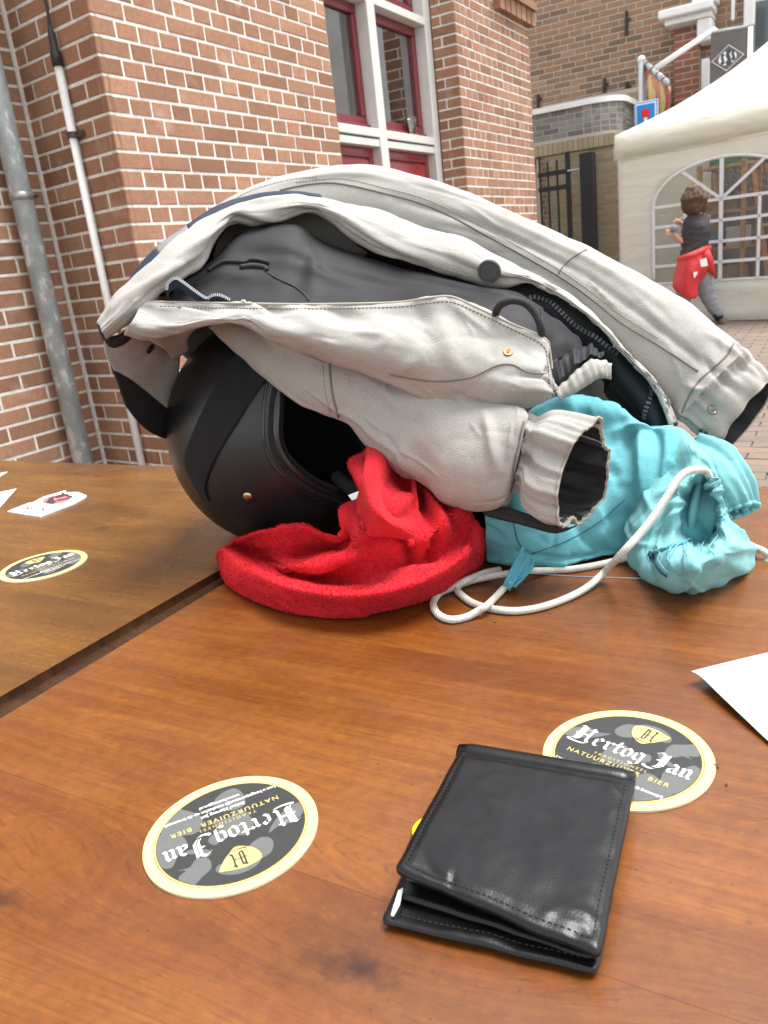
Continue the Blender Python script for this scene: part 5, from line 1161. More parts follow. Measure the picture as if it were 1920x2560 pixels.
# back sleeve and shoulder
S1 = [(470, 590, 560, 690, .925, .6), (541, 516, 640, 670, .93, .6), (650, 456, 740, 650, .935, .62), (785, 421, 850, 640, .935, .62), (915, 413, 960, 650, .93, .62), (1050, 440, 1060, 690, .92, .62), (1157, 473, 1140, 700, .905, .62), (1261, 520, 1220, 710, .89, .62), (1389, 580, 1310, 745, .865, .62), (1481, 622, 1390, 795, .845, .64), (1554, 660, 1462, 855, .825, .66), (1649, 710, 1540, 930, .80, .68), (1721, 754, 1610, 990, .785, .7), (1776, 799, 1660, 1022, .77, .7), (1838, 850, 1690, 1045, .752, .7, 6, 3), (1868, 878, 1700, 1048, .745, .66, 8, 4)]
cr1 = crease_fn(rand_creases(4, 14, 8, 14, .22, .022, .0035) + rand_creases(5, 40, 10, 35, .10, .007, .0016) + [(.30, .18, .62, .20, .016, -.004), (.62, .2, .93, .22, .014, -.0035), (.45, .12, .75, .13, .02, .003), (.88, .02, .99, .05, .012, -.004), (.88, .12, .99, .10, .012, .004), (.90, .2, .99, .22, .01, -.004), (.90, .30, .99, .28, .012, .004), (.92, .93, .99, .95, .01, -.003)])
sl1, e1_ = sleeve('back_sleeve', S1, M_CAN, jk, 130, 16, lambda u, v: cr1(u, v), .55)
C1 = [(1850, 866, 1690, 1040, .748, .6, 6, 3), (1868, 880, 1700, 1047, .745, .64, 8, 4), (1880, 902, 1716, 1054, .743, .54, 10, 6), (1902, 914, 1745, 1085, .738, .5, 12, 7), (1925, 938, 1780, 1115, .733, .42, 14, 9), (1936, 950, 1799, 1129, .731, .36, 17, 11)]
def gath(n, amp): return lambda u, v: amp * max(0, 1 - abs(u - .35) / .45) * (.6 * sin(v * n * 2 * pi) + .5 * sin(v * round(n * 1.7) * 2 * pi + 1.3) + .4 * sin(v * 5 * 2 * pi)) + .0016 * u * sin(v * 9 * 2 * pi)
cf1, rim1 = sleeve('back_cuff', C1, M_CAN, jk, 96, 8, gath(13, .0040), .5)
sleeve('back_cuff_lining', list(reversed(C1)), M_BLACKF, jk, 96, 8, lambda u, v: gath(13, .0040)(1 - u, v) - .0034, .5, 0, cap1=True)
# front sleeve
S5 = [(575, 770, 520, 822, 0.815, 0.6), (650, 785, 588, 886, 0.8, 0.6), (740, 815, 655, 942, 0.785, 0.62), (840, 852, 725, 996, 0.768, 0.62), (920, 885, 812, 1036, 0.752, 0.62), (1000, 915, 878, 1072, 0.738, 0.62), (1070, 942, 928, 1130, 0.722, 0.62), (1130, 963, 985, 1174, 0.705, 0.62), (1180, 983, 1052, 1210, 0.69, 0.62), (1230, 1000, 1110, 1256, 0.674, 0.62), (1275, 1012, 1182, 1281, 0.658, 0.6), (1303, 1022, 1250, 1272, 0.646, 0.58), (1318, 1040, 1278, 1236, 0.64, 0.56)]
cr5 = crease_fn(rand_creases(9, 18, 20, 40, .16, .03, .0045) + rand_creases(10, 60, 35, 50, .10, .008, .0020) + [(.30, .60, .42, .82, .03, -.008), (.36, .62, .48, .86, .03, .006), (.52, .55, .66, .80, .035, -.007), (.60, .5, .72, .78, .03, .006), (.70, .62, .86, .86, .03, -.007), (.76, .58, .92, .80, .03, .006), (.1, .7, .3, .78, .04, -.005), (.86, .55, .99, .60, .02, .005), (.88, .66, .99, .68, .018, -.005), (.88, .78, .99, .76, .02, .005), (.90, .88, .99, .86, .02, -.005)])
sl5, e5_ = sleeve('front_sleeve', S5, M_CAN, jk, 160, 16, lambda u, v: cr5(u, v), 1.1)
C5 = [(1296, 1046, 1258, 1228, .646, .5, 0, 0), (1318, 1042, 1278, 1234, .640, .56, 0, 0), (1346, 1052, 1298, 1236, .636, .52, 14, 0), (1384, 1040, 1326, 1286, .629, .52, 34, 0), (1425, 1046, 1370, 1312, .622, .5, 48, 0), (1470, 1060, 1412, 1318, .616, .46, 58, 0), (1488, 1067, 1432, 1320, .613, .44, 62, 0)]
_rp = random.Random(21); PL5 = [(_rp.random(), _rp.uniform(.010, .026), _rp.choice((-1, -1, 1)) * _rp.uniform(.003, .0085), _rp.uniform(.45, 1.1)) for _ in range(34)]
def gath5(u, v):
    h = 0
    for (v0, w_, am, ln_) in PL5:
        d = min(abs(v - v0), 1 - abs(v - v0)) / w_
        if d < 3: h += am * math.exp(-d * d) * max(0, 1 - u / ln_) * min(1, u / .10)
    return h + u * (.0045 * sin(v * 3 * 2 * pi + 1) + .003 * sin(v * 7 * 2 * pi + 2.2) + .0016 * sin(v * 13 * 2 * pi + 2) + .0012 * sin(v * 31 * 2 * pi))
cf5, rim5 = sleeve('front_cuff', C5, M_CAN, jk, 110, 9, gath5, .8)
crl = crease_fn(rand_creases(31, 26, 0, 20, .5, .02, .002))
sleeve('front_cuff_lining', list(reversed(C5)), M_BLACKF, jk, 110, 9, lambda u, v: gath5(1 - u, v) - .0034 - abs(crl(u, v)), .8, 0, cap1=True)
b = MB(); b.tube([p + (rim5[i] - p) * 0 for i, p in enumerate(rim5)], .0013, 6, closed=True); b.build('cuff_hem', M_STITCH, jk, True)
b = MB(); b.tube(rim1, .0012, 6, closed=True); b.build('cuff_hem', M_STITCH, jk, True)
# dark lining hanging out below the cuff
cloth('cuff_lining_fold', [[P(1195, 1268, .655), P(1270, 1270, .645), P(1340, 1290, .632), P(1400, 1300, .62)], [P(1215, 1292, .652), P(1280, 1305, .64), P(1345, 1322, .626), P(1420, 1325, .612)], [P(1250, 1302, .66), P(1310, 1312, .65), P(1385, 1337, .632), P(1445, 1318, .622)]], M_BLACKF, jk, 8, 6, .001, None, 1.0)
# left front edge with placket, arching over the opening
U2p = [(240, 805), (275, 750), (314, 714), (394, 636), (469, 568), (552, 522), (600, 503), (655, 488), (718, 484), (790, 488), (842, 496), (946, 522), (1060, 566), (1150, 592), (1238, 634), (1310, 670), (1388, 712), (1477, 776), (1532, 838), (1575, 890), (1612, 915), (1645, 960), (1670, 1000), (1690, 1056)]
L2p = [(266, 848), (346, 790), (400, 737), (458, 697), (512, 658), (548, 592), (585, 557), (640, 567), (700, 553), (765, 536), (812, 552), (904, 614), (1000, 652), (1122, 688), (1244, 721), (1316, 712), (1377, 730), (1446, 774), (1500, 818), (1543, 868), (1582, 912), (1621, 946), (1654, 1000), (1674, 1062)]
Y2 = [.76, .765, .775, .79, .81, .835, .85, .86, .863, .863, .858, .842, .822, .806, .792, .784, .776, .765, .756, .75, .745, .74, .735, .73]
rows = [[], [], [], [], [], [], []]
for i, (a, c, Y) in enumerate(zip(U2p, L2p, Y2)):
    w = min(1, hypot(a[0] - c[0], a[1] - c[1]) / 70)
    rows[0].append(P(a[0] + 6, a[1] + 22 * w + 4, Y + .035)); rows[1].append(P(a[0], a[1], Y))
    for q, (f_, dy) in enumerate(((.3, -.020), (.55, -.026), (.8, -.022))): rows[2 + q].append(P(a[0] + (c[0] - a[0]) * f_, a[1] + (c[1] - a[1]) * f_, Y + dy * w))
    rows[5].append(P(c[0], c[1], Y - .010 * w)); rows[6].append(P(c[0] + 3, c[1] - 12 * w, Y + .028))
cr2 = crease_fn([(.10, .62, .22, .78, .035, -.006), (.16, .40, .27, .66, .03, .005), (.22, .45, .30, .78, .025, -.005), (.30, .55, .36, .82, .02, .005), (.36, .5, .42, .82, .025, -.005), (.44, .45, .56, .72, .03, .004), (.05, .3, .14, .6, .03, .005), (.55, .5, .66, .7, .03, -.003)] + rand_creases(12, 16, 30, 60, .10, .02, .0028) + rand_creases(13, 50, 45, 50, .06, .008, .0016))
fr2 = cloth('left_front', rows, M_CAN, jk, 13, 9, .0022, lambda u, v: cr2(u, v), .9)
# navy and reflective trim on its outer edge
def trim(pts, mat, name):
    rows = [[], [], [], []]
    for (ox, oy, ix, iy, Y) in pts: rows[0].append(P(ox + 4, oy + 5, Y + .02)); rows[1].append(P(ox, oy, Y + .006)); rows[2].append(P((ox + ix) / 2, (oy + iy) / 2, Y - .003)); rows[3].append(P(ix + 5, iy + 5, Y - .006))
    return cloth(name, rows, mat, jk, 6, 5, .0015, None, .5)
trim([(310, 716, 318, 722, .776), (330, 684, 348, 700, .779), (352, 655, 375, 668, .783), (388, 621, 402, 640, .789)], M_NAVY, 'navy_trim')
trim([(388, 619, 400, 640, .789), (425, 590, 438, 606, .798), (466, 561, 474, 574, .81)], M_REFL, 'reflective_strip')
trim([(466, 560, 472, 573, .81), (505, 535, 515, 548, .822), (552, 509, 560, 522, .834), (605, 491, 612, 504, .85), (655, 480, 662, 489, .859), (720, 477, 725, 485, .862), (800, 483, 805, 491, .861)], M_NAVY, 'navy_trim')
# lining
Bt = [(415, 772), (490, 776), (593, 778), (712, 780), (816, 782), (946, 780), (1066, 768), (1150, 770), (1277, 825), (1372, 868)]
Md = [(430, 735), (495, 712), (596, 690), (720, 680), (826, 700), (950, 720), (1075, 726), (1172, 744), (1288, 776), (1376, 850)]
Rg = [(452, 706), (532, 646), (612, 575), (728, 565), (816, 609), (946, 653), (1080, 687), (1190, 714), (1290, 729), (1358, 768)]
YB = [.765, .768, .768, .763, .757, .75, .74, .725, .70, .69]; YM = [.785, .795, .80, .80, .795, .785, .77, .752, .725, .70]; YRg = [.805, .825, .845, .85, .845, .825, .805, .785, .765, .745]
rl = [[P(x, y, Y) for (x, y), Y in zip(Bt, YB)], [P(x, y, Y) for (x, y), Y in zip(Md, YM)], [P(x * .45 + x2 * .55, y * .45 + y2 * .55 - 4, Y * .45 + Y2_ * .55 - .008) for (x, y), (x2, y2), Y, Y2_ in zip(Md, Rg, YM, YRg)], [P(x, y, Y) for (x, y), Y in zip(Rg, YRg)], [P(x + 3, y + 18, Y + .05) for (x, y), Y in zip(Rg, YRg)], [P(x + 5, y + 60, Y + .09) for (x, y), Y in zip(Rg, YRg)]]
crL = crease_fn([(.12, .25, .30, .16, .03, .005), (.2, .40, .34, .30, .04, -.004), (.28, .5, .40, .62, .04, .006), (.35, .1, .42, .55, .03, -.004), (.40, .12, .40, .45, .02, .005), (.30, .3, .62, .12, .025, .003), (.5, .4, .9, .3, .06, -.003), (.55, .5, .95, .42, .05, .003)] + rand_creases(41, 10, 10, 40, .18, .03, .003))
lin = cloth('lining', rl, M_LIN, jk, 10, 7, .001, lambda u, v: .7 * crL(u, v), .5, ridge=.3)
# black backing sheet standing in for the shade deep inside the opening
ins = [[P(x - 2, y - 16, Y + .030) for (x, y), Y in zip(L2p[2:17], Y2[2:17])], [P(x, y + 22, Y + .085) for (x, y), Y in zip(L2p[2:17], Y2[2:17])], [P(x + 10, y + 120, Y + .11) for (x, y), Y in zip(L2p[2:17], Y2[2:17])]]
cloth('opening_backing', ins, M_BLACKF, jk, 5, 6, .001, None, .5)
# black zip facing under the right end of the left front
zt_p = [(1244, 716), (1300, 706), (1377, 724), (1444, 768), (1499, 812), (1543, 862), (1582, 907), (1621, 941), (1656, 996), (1676, 1062)]
zb_p = [(1250, 745), (1318, 800), (1368, 850), (1436, 880), (1490, 905), (1520, 930), (1524, 958), (1552, 994), (1590, 1045), (1612, 1075)]
Yz = [.79, .785, .778, .767, .758, .752, .747, .742, .737, .732]
zf = cloth('zip_facing', [[P(x, y, Y + .008) for (x, y), Y in zip(zt_p, Yz)], [P(x * .6 + a * .4, y * .6 + b_ * .4, Y + .002) for (x, y), (a, b_), Y in zip(zt_p, zb_p, Yz)], [P(x * .25 + a * .75, y * .25 + b_ * .75, Y + .008) for (x, y), (a, b_), Y in zip(zt_p, zb_p, Yz)], [P(a, b_, Y + .03) for (a, b_), Y in zip(zb_p, Yz)], [P(a - 12, b_ + 25, Y + .06) for (a, b_), Y in zip(zb_p, Yz)]], M_BLACKF, jk, 7, 6, .001, None, .8)
# right front flap
T4 = [(355, 752), (400, 754), (470, 756), (560, 757), (660, 758), (760, 760), (870, 760), (980, 756), (1066, 745), (1127, 741), (1188, 766), (1277, 808), (1366, 849), (1379, 905), (1385, 975)]
B4 = [(310, 840), (372, 852), (438, 838), (512, 816), (602, 812), (680, 856), (790, 895), (894, 927), (1000, 964), (1083, 996), (1166, 1022), (1250, 1034), (1340, 1014), (1368, 1002), (1386, 988)]
Y4 = [.752, .755, .755, .752, .746, .74, .732, .722, .712, .705, .697, .686, .672, .668, .664]
r4 = [[], [], [], [], [], [], []]
for (a, c, Y) in zip(T4, B4, Y4):
    w = min(1, hypot(a[0] - c[0], a[1] - c[1]) / 120)
    r4[0].append(P(a[0] + 4, a[1] + 24 * w, Y + .022)); r4[1].append(P(a[0], a[1], Y))
    for q, (f_, dy) in enumerate(((.22, -.010), (.48, -.030), (.76, -.034))): r4[2 + q].append(P(a[0] + (c[0] - a[0]) * f_, a[1] + (c[1] - a[1]) * f_, Y + dy * w))
    r4[5].append(P(c[0], c[1], Y - .012)); r4[6].append(P(c[0] + 4, c[1] - 14 * w, Y + .022))
cr4 = crease_fn([(.04, .3, .16, .6, .03, -.006), (.10, .3, .22, .5, .025, .005), (.16, .25, .3, .75, .03, -.004), (.24, .22, .30, .45, .02, .006), (.28, .22, .36, .5, .02, -.005), (.33, .22, .42, .55, .025, .005), (.40, .22, .46, .4, .02, -.004), (.46, .25, .54, .55, .03, .004), (.55, .22, .60, .5, .02, -.004), (.60, .25, .68, .6, .03, .004), (.80, .55, .95, .5, .03, -.006), (.82, .65, .97, .66, .03, .005), (.86, .5, .93, .36, .02, -.004), (.5, .8, .75, .86, .03, .004)] + rand_creases(52, 14, 60, 50, .10, .02, .0024) + rand_creases(53, 50, 65, 45, .09, .008, .0016))
fl4 = cloth('right_front', r4, M_CAN, jk, 18, 12, .0022, lambda u, v: cr4(u, v), .9)
# gathered waist hem end on the right of the flap
hmz = [[P(1386, 976, .668), P(1436, 930, .669), P(1482, 898, .673), P(1532, 906, .68)], [P(1391, 986, .664), P(1440, 944, .665), P(1488, 916, .669), P(1531, 914, .676)], [P(1398, 996, .664), P(1450, 966, .665), P(1496, 938, .669), P(1528, 944, .676)], [P(1402, 1002, .672), P(1452, 974, .675), P(1498, 946, .68), P(1526, 950, .686)]]
cloth('waist_hem', hmz, M_CAN, jk, 12, 8, .0012, lambda u, v: .0010 * (sin(u * 23 + v * 3) + .8 * sin(u * 51 + 1)) * (1 - v * .8), .8)
cloth('waist_hem_lining', [[P(1372, 905, .675), P(1420, 880, .69), P(1470, 862, .70), P(1508, 880, .70)], [P(1384, 975, .669), P(1425, 925, .671), P(1468, 893, .675), P(1508, 886, .682)]], M_LIN, jk, 10, 6, .001, lambda u, v: .0014 * (sin(u * 19) + .7 * sin(u * 43 + 2)), 1.2)
cloth('lining_end', [[P(1355, 765, .72), P(1400, 800, .725), P(1450, 845, .735)], [P(1362, 820, .695), P(1415, 840, .70), P(1465, 872, .715)], [P(1372, 905, .676), P(1425, 890, .69), P(1480, 880, .71)]], M_LIN, jk, 9, 8, .001, None, 1.8)
# collar
cloth('collar', [[P(262, 848, .768), P(312, 840, .778), P(365, 846, .80), P(405, 838, .83), P(445, 815, .85)], [P(268, 889, .772), P(315, 892, .79), P(365, 900, .82), P(410, 905, .85), P(450, 900, .87)], [P(291, 927, .782), P(330, 948, .80), P(363, 973, .825), P(402, 1007, .855), P(440, 1042, .885)]], M_CAN, jk, 9, 9, .0022, None, 1.3)
cloth('collar_outer', [[P(266, 872, .778), P(315, 905, .80), P(370, 950, .835), P(445, 1000, .89)], [P(298, 960, .79), P(342, 1000, .815), P(395, 1040, .85), P(455, 1058, .90)], [P(318, 1016, .80), P(359, 1066, .825), P(405, 1094, .86), P(460, 1106, .905)]], M_BLACKF, jk, 9, 9, .002, None, .8)
cloth('collar_inner', [[P(240, 806, .768), P(262, 845, .765), P(300, 838, .768), P(350, 792, .772)], [P(248, 832, .775), P(268, 862, .770), P(308, 856, .772), P(362, 800, .776)], [P(266, 880, .785), P(275, 880, .782), P(315, 860, .785), P(372, 800, .79)]], M_BLACKF, jk, 6, 6, .002, None, .5)
cloth('collar_fold', [[P(352, 756, .757), P(385, 770, .765), P(430, 800, .79), P(500, 812, .80)], [P(330, 830, .757), P(385, 850, .768), P(430, 850, .80), P(470, 845, .82)], [P(395, 850, .80), P(420, 880, .82), P(435, 905, .84), P(470, 880, .85)]], M_CAN, jk, 7, 7, .002, None, 1.4)
# hidden back of the jacket falling to the table behind
bk_t = [(300, 790), (360, 725), (480, 615), (560, 540), (680, 480), (800, 455), (920, 450), (1050, 480), (1160, 520), (1270, 570), (1390, 630), (1480, 680), (1560, 740), (1640, 800)]
bk_y = [.80, .82, .88, .93, .95, .955, .95, .94, .925, .91, .885, .865, .845, .825]
rb_ = [[], [], [], [], []]
for (x, y), Y in zip(bk_t, bk_y):
    p = P(x, y, Y); h = p.z - TZ; kx = .72 if p.x < -.05 else 1.0; rb_[0].append(p); rb_[1].append(Vector((p.x * (.6 + .4 * kx), Y + .075, TZ + h * .86))); rb_[2].append(Vector((p.x * (kx + .02), Y + .125, TZ + h * .55))); rb_[3].append(Vector((p.x * kx, Y + .145, TZ + h * .2))); rb_[4].append(Vector((p.x * kx, Y + .175, TZ + .004)))
crb = crease_fn(rand_creases(77, 24, 85, 30, .4, .03, .007))
cloth('back_panel', rb_, M_CAN, jk, 6, 8, .002, lambda u, v: crb(u, v), 1.4, out=Vector((0, 3, 1.5)))
# ---------------- seams, stitching, snaps, zips
can_all = [sl1, cf1, fr2, fl4, sl5, cf5]
seam('seam', [(700, 476), (738, 467), (790, 459), (847, 459), (946, 480), (1080, 519), (1244, 604), (1388, 685), (1471, 741), (1554, 807), (1654, 868), (1745, 928)], [sl1], M_SEAM, jk, .0011, 10)
seam('stitching', [(740, 455), (847, 446), (946, 466), (1080, 504), (1244, 588), (1388, 668), (1471, 724), (1554, 788), (1654, 850)], [sl1], M_STITCH, jk, .0006, 10, .0001, .0035)
seam('seam', [(1466, 624), (1430, 645), (1405, 670), (1394, 688)], [sl1], M_SEAM, jk, .0008, 8)
seam('seam', [(1833, 860), (1815, 890), (1777, 926), (1747, 953), (1723, 990), (1704, 1032)], [sl1, cf1], M_SEAM, jk, .0010, 8)
seam('seam', [(823, 905), (830, 975), (846, 1042)], [sl5], M_SEAM, jk, .0011, 8); seam('stitching', [(806, 905), (812, 970), (826, 1034)], [sl5], M_STITCH, jk, .0006, 8, .0001, .0035)
seam('seam', [(1310, 1052), (1298, 1100), (1285, 1160), (1277, 1228)], [sl5, cf5], M_SEAM, jk, .0010, 8)
seam('seam', [(975, 935), (1040, 948), (1105, 953), (1178, 943), (1240, 915), (1280, 912), (1320, 930), (1365, 935)], [fl4], M_SEAM, jk, .0008, 10)
seam('stitching', [(400, 766), (560, 770), (760, 772), (980, 768), (1070, 758), (1126, 755), (1190, 780), (1277, 822), (1355, 862), (1368, 905), (1374, 970)], [fl4], M_SEAM, jk, .0006, 14, .0001, .0036)
seam('hem_edge', [(355, 753), (400, 755), (560, 758), (760, 761), (980, 757), (1066, 746), (1127, 742), (1188, 767), (1277, 809), (1365, 850), (1379, 905), (1384, 970)], [fl4], M_STITCH, jk, .0012, 14, .0)
seam('stitching', [(700, 540), (770, 522), (830, 545), (910, 600), (1010, 640), (1122, 676), (1200, 698)], [fr2], M_STITCH, jk, .0006, 10, .0001, .0035)
seam('stitching', [(540, 530), (620, 480), (720, 450), (800, 440)], [sl1], M_STITCH, jk, .0006, 8, .0001, .0035)
def snap(px, py, objs, r, mats, name='snap_button', lift=0):
    p, n = hit(px, py, objs, lift)
    if p is None: return
    b = MB(); b.lathe(p - n * .0006, [(r * .9, 0), (r, .0008), (r * .96, .0018), (r * .72, .0022), (r * .6, .0014), (r * .35, .0014), (r * .3, .0026), (r * .05, .003)], 24, n); return b.build(name, mats, jk, True)
M_SNAP = simple('snap_gunmetal', (.20, .19, .18), .28, .1, 300, 1)
snap(1780, 1025, [cf1, sl1], .0048, M_SNAP); snap(1759, 1079, [cf1, sl1], .0042, M_SNAP); snap(375, 872, [bpy.data.objects['collar']], .0055, simple('snap_black', (.02, .02, .02), .3, 0)); snap(1270, 882, [fl4], .004, simple('snap_copper', (.5, .22, .10), .3, 0, 1, 1))
# round rubber badge with letters
p, n = hit(1224, 677, [fr2, lin], .0)
M_BADGE = simple('badge_rubber', (.055, .058, .06), .55, .08, 90)
b = MB(); R_ = .0108; b.lathe(p - n * .001, [(R_ * .95, 0), (R_, .001), (R_, .0032), (R_ * .95, .0038), (R_ * .80, .0038), (R_ * .78, .0032), (R_ * .76, .0032), (R_ * .74, .0037), (.0005, .0037)], 36, n); bd = b.build('round_badge', M_BADGE, jk); autosmooth(bd, 35)
ax_u = (CR * .17 + CD * .98); ax_u = (ax_u - n * ax_u.dot(n)).normalized(); ax_v = n.cross(ax_u)
v_, f_ = font_mesh('BMW', .0068, 'CENTER', .0001); b = MB(); b.add([p + n * .0030 + ax_u * q.x + ax_v * (q.y - .0024) for q in v_], f_); b.build('badge_letters', simple('badge_letter_dark', (.012, .013, .014), .5, 0), bd)
# black cord loop at the waist
b = MB(); b.tube(crom([P(1236, 800, .695), P(1242, 775, .686), P(1258, 758, .68), P(1285, 751, .677), P(1315, 760, .676), P(1338, 785, .675), P(1351, 815, .673), P(1358, 850, .676)], 6), .0033, 10); b.build('elastic_cord', M_BLACKF, jk, True)
# zips
def zipper(pts, objs, mat, name, tw=.0026, pitch=.0026, lift=.001, Y=None, par=jk):
    q = path_on(pts, objs, 10, lift) if objs else [(v, (EYE - v).normalized()) for v in crom([P(x, y, Y) for x, y in pts], 10)]
    acc = [0]
    for a, c in zip(q[:-1], q[1:]): acc.append(acc[-1] + (c[0] - a[0]).length)
    b = MB(); s = 0; k = 0
    while s < acc[-1] - pitch:
        i = max(j for j in range(len(acc) - 1) if acc[j] <= s + 1e-12); t_ = (s - acc[i]) / max(1e-9, acc[i + 1] - acc[i]); c = q[i][0] * (1 - t_) + q[i + 1][0] * t_; d = (q[i + 1][0] - q[i][0]).normalized(); n = q[i][1]; w = d.cross(n).normalized(); n = w.cross(d)
        o = c - d * pitch * .3 - w * tw * .5 + n * .0; b.box(o, d * pitch * .6, w * tw, n * .0016); s += pitch; k += 1
    return b.build(name, mat, par)
M_ZDARK = simple('zip_teeth_dark', (.10, .105, .11), .4, .1, 300); M_ZSIL = simple('zip_teeth_silver', (.55, .56, .56), .35, .1, 300, .6)
def zipper_on(pts): return zipper(pts, [zf], M_ZDARK, 'zip_teeth', .0042, .0040, .0006)
zipper_on([(1316, 748), (1338, 744), (1377, 758), (1410, 787), (1444, 817), (1488, 842), (1527, 874), (1555, 896)]); zipper_on([(1627, 958), (1625, 988), (1616, 1021), (1611, 1052)])
zp = [(417, 722), (421, 706), (440, 695), (462, 708), (485, 725), (516, 745), (531, 738), (552, 738), (582, 753)]
zipper(zp, None, M_ZSIL, 'zip_teeth', .0026, .0019, 0, .752)
zr = [[P(x, y - 4, .754) for x, y in zp], [P(x, y + 5, .753) for x, y in zp], [P(x + 4, y + 26, .757) for x, y in zp]]
cloth('zip_tape', zr, M_NAVY, jk, 5, 4, .001, None, .2)
# inner pocket with welt
w_ = path_on([(520, 676), (540, 664), (560, 655), (590, 655), (612, 656), (624, 650), (650, 652), (673, 658)], [lin], 6, .002)
if len(w_) > 3: b = MB(); b.tube([p - n * .001 for p, n in w_], .0018, 8); b.build('pocket_welt', M_BLACKF, jk, True)
w2 = path_on([(600, 668), (630, 664), (660, 668), (668, 676)], [lin], 5, .001)
if len(w2) > 3: b = MB(); b.tube([p - n * .001 for p, n in w2], .0026, 8); b.build('pocket_edge', M_BLACKF, jk, True)
seam('seam', [(668, 682), (700, 700), (735, 716), (760, 735), (772, 752)], [lin], simple('lining_seam', (.02, .018, .02), .8, 0), jk, .0010, 8)

# ================================================================== red towel
t = MT('towel_red', .95, .1); f = t.noise(t.pos(), 30, 5, .6); t.color(t.ramp(f, [(.3, (.50, .007, .016)), (.7, (.66, .012, .024))])); nn_ = t.noise(t.pos(), 520, 3, .7); t.bump(nn_, .9, .0022); vo = t.n('TexVoronoi'); vo.inputs['Scale'].default_value = 420; t.l(t.pos(), vo.inputs['Vector']); t.bump(vo.outputs['Distance'], .6, .0012); t.set(Sheen_Weight=.25, Sheen_Roughness=.6); t.b.inputs['Sheen Tint'].default_value = (1, .25, .25, 1); M_TOWEL = t.m
TW = [  # per column: (x, y, height) from the table edge of the roll, over the rim, valley, ridge, valley, back
 [(546, 1400, .002), (540, 1388, .016), (551, 1370, .030), (566, 1366, .022), (576, 1361, .024), (582, 1357, .026), (587, 1352, .030)],
 [(563, 1454, .002), (570, 1430, .018), (595, 1400, .032), (612, 1394, .016), (622, 1380, .014), (632, 1362, .024), (639, 1333, .044)],
 [(617, 1492, .002), (622, 1462, .018), (640, 1426, .033), (658, 1412, .014), (672, 1398, .012), (688, 1370, .026), (700, 1321, .050)],
 [(693, 1525, .002), (697, 1492, .018), (706, 1458, .034), (713, 1436, .014), (722, 1416, .026), (738, 1388, .018), (760, 1318, .052)],
 [(780, 1541, .002), (781, 1508, .018), (786, 1477, .034), (790, 1452, .012), (792, 1402, .036), (802, 1378, .018), (815, 1340, .044)],
 [(877, 1546, .002), (875, 1515, .018), (872, 1484, .034), (866, 1455, .014), (852, 1390, .040), (850, 1368, .026), (860, 1338, .044)],
 [(970, 1530, .002), (963, 1504, .019), (955, 1478, .036), (945, 1442, .024), (925, 1380, .045), (902, 1322, .066), (888, 1250, .096)],
 [(1078, 1498, .002), (1066, 1475, .020), (1051, 1452, .038), (1030, 1420, .030), (1000, 1370, .052), (955, 1280, .084), (912, 1160, .130)],
 [(1160, 1454, .002), (1148, 1432, .020), (1130, 1410, .040), (1105, 1385, .036), (1075, 1330, .062), (1030, 1240, .096), (962, 1120, .142)],
 [(1214, 1400, .002), (1202, 1384, .022), (1178, 1368, .042), (1152, 1340, .046), (1125, 1290, .068), (1090, 1225, .096), (1050, 1140, .130)],
 [(1230, 1342, .004), (1224, 1330, .026), (1205, 1318, .048), (1186, 1290, .058), (1168, 1250, .074), (1152, 1220, .088), (1130, 1170, .110)]]
rt_ = [[OZ(*TW[c][r]) for c in range(len(TW))] for r in range(7)]
for c_, (x, y, Y) in {6: (884, 1240, .728), 7: (912, 1145, .738), 8: (962, 1090, .740), 9: (1050, 1120, .725), 10: (1135, 1150, .705)}.items(): rt_[6][c_] = P(x, y, Y)
for c_, (x, y, Y) in {8: (1026, 1226, .716), 9: (1090, 1232, .702), 10: (1152, 1244, .69)}.items(): rt_[5][c_] = P(x, y, Y)
rt_.append([p + Vector((0, .03, -.012)) for p in rt_[-1]])
crt = crease_fn([(0.6, 0.98, 0.63, 0.62, 0.022, -0.0195), (0.63, 0.62, 0.72, 0.6, 0.02, -0.018), (0.72, 0.6, 0.7, 0.42, 0.02, -0.015), (0.66, 0.95, 0.7, 0.7, 0.03, 0.015), (0.7, 0.72, 0.8, 0.66, 0.03, 0.015), (0.78, 0.98, 0.83, 0.55, 0.025, -0.0135), (0.84, 0.95, 0.88, 0.55, 0.03, 0.0105), (0.83, 0.55, 0.74, 0.4, 0.022, -0.015), (0.5, 0.66, 0.56, 0.8, 0.02, -0.009), (0.54, 0.74, 0.58, 0.95, 0.025, 0.012), (0.3, 0.45, 0.55, 0.42, 0.02, -0.009), (0.36, 0.52, 0.58, 0.56, 0.025, 0.009), (0.15, 0.55, 0.3, 0.6, 0.02, -0.0075), (0.9, 0.9, 0.92, 0.3, 0.03, -0.009), (0.62, 0.42, 0.76, 0.36, 0.02, 0.0075)] + rand_creases(17, 22, 60, 70, .14, .018, .0024))
tw = cloth('red_towel', rt_, M_TOWEL, None, 10, 10, .004, lambda u, v: crt(u, v), .7, ridge=0)
tag(tw, 'crumpled bright red terry towel lying in front of the helmet', 'towel')
TFp = [[(918, 1100), (960, 1108), (1005, 1140), (1024, 1165)], [(906, 1195), (945, 1200), (1002, 1218), (1034, 1235)], [(898, 1262), (940, 1280), (1008, 1298), (1054, 1310)], [(912, 1322), (955, 1345), (1022, 1362), (1076, 1366)]]
tfr = []
for r_, row in enumerate(TFp):
    o_ = []
    for c_, (x, y) in enumerate(row):
        p, n = hit(x, y, [tw], 0); Y = p.y if p is not None else .735; o_.append(P(x, y, Y - (.010 if 0 < r_ else .002) * (1 if c_ < 3 else -.5) - (.006 if 0 < c_ < 3 else 0)))
    tfr.append(o_)
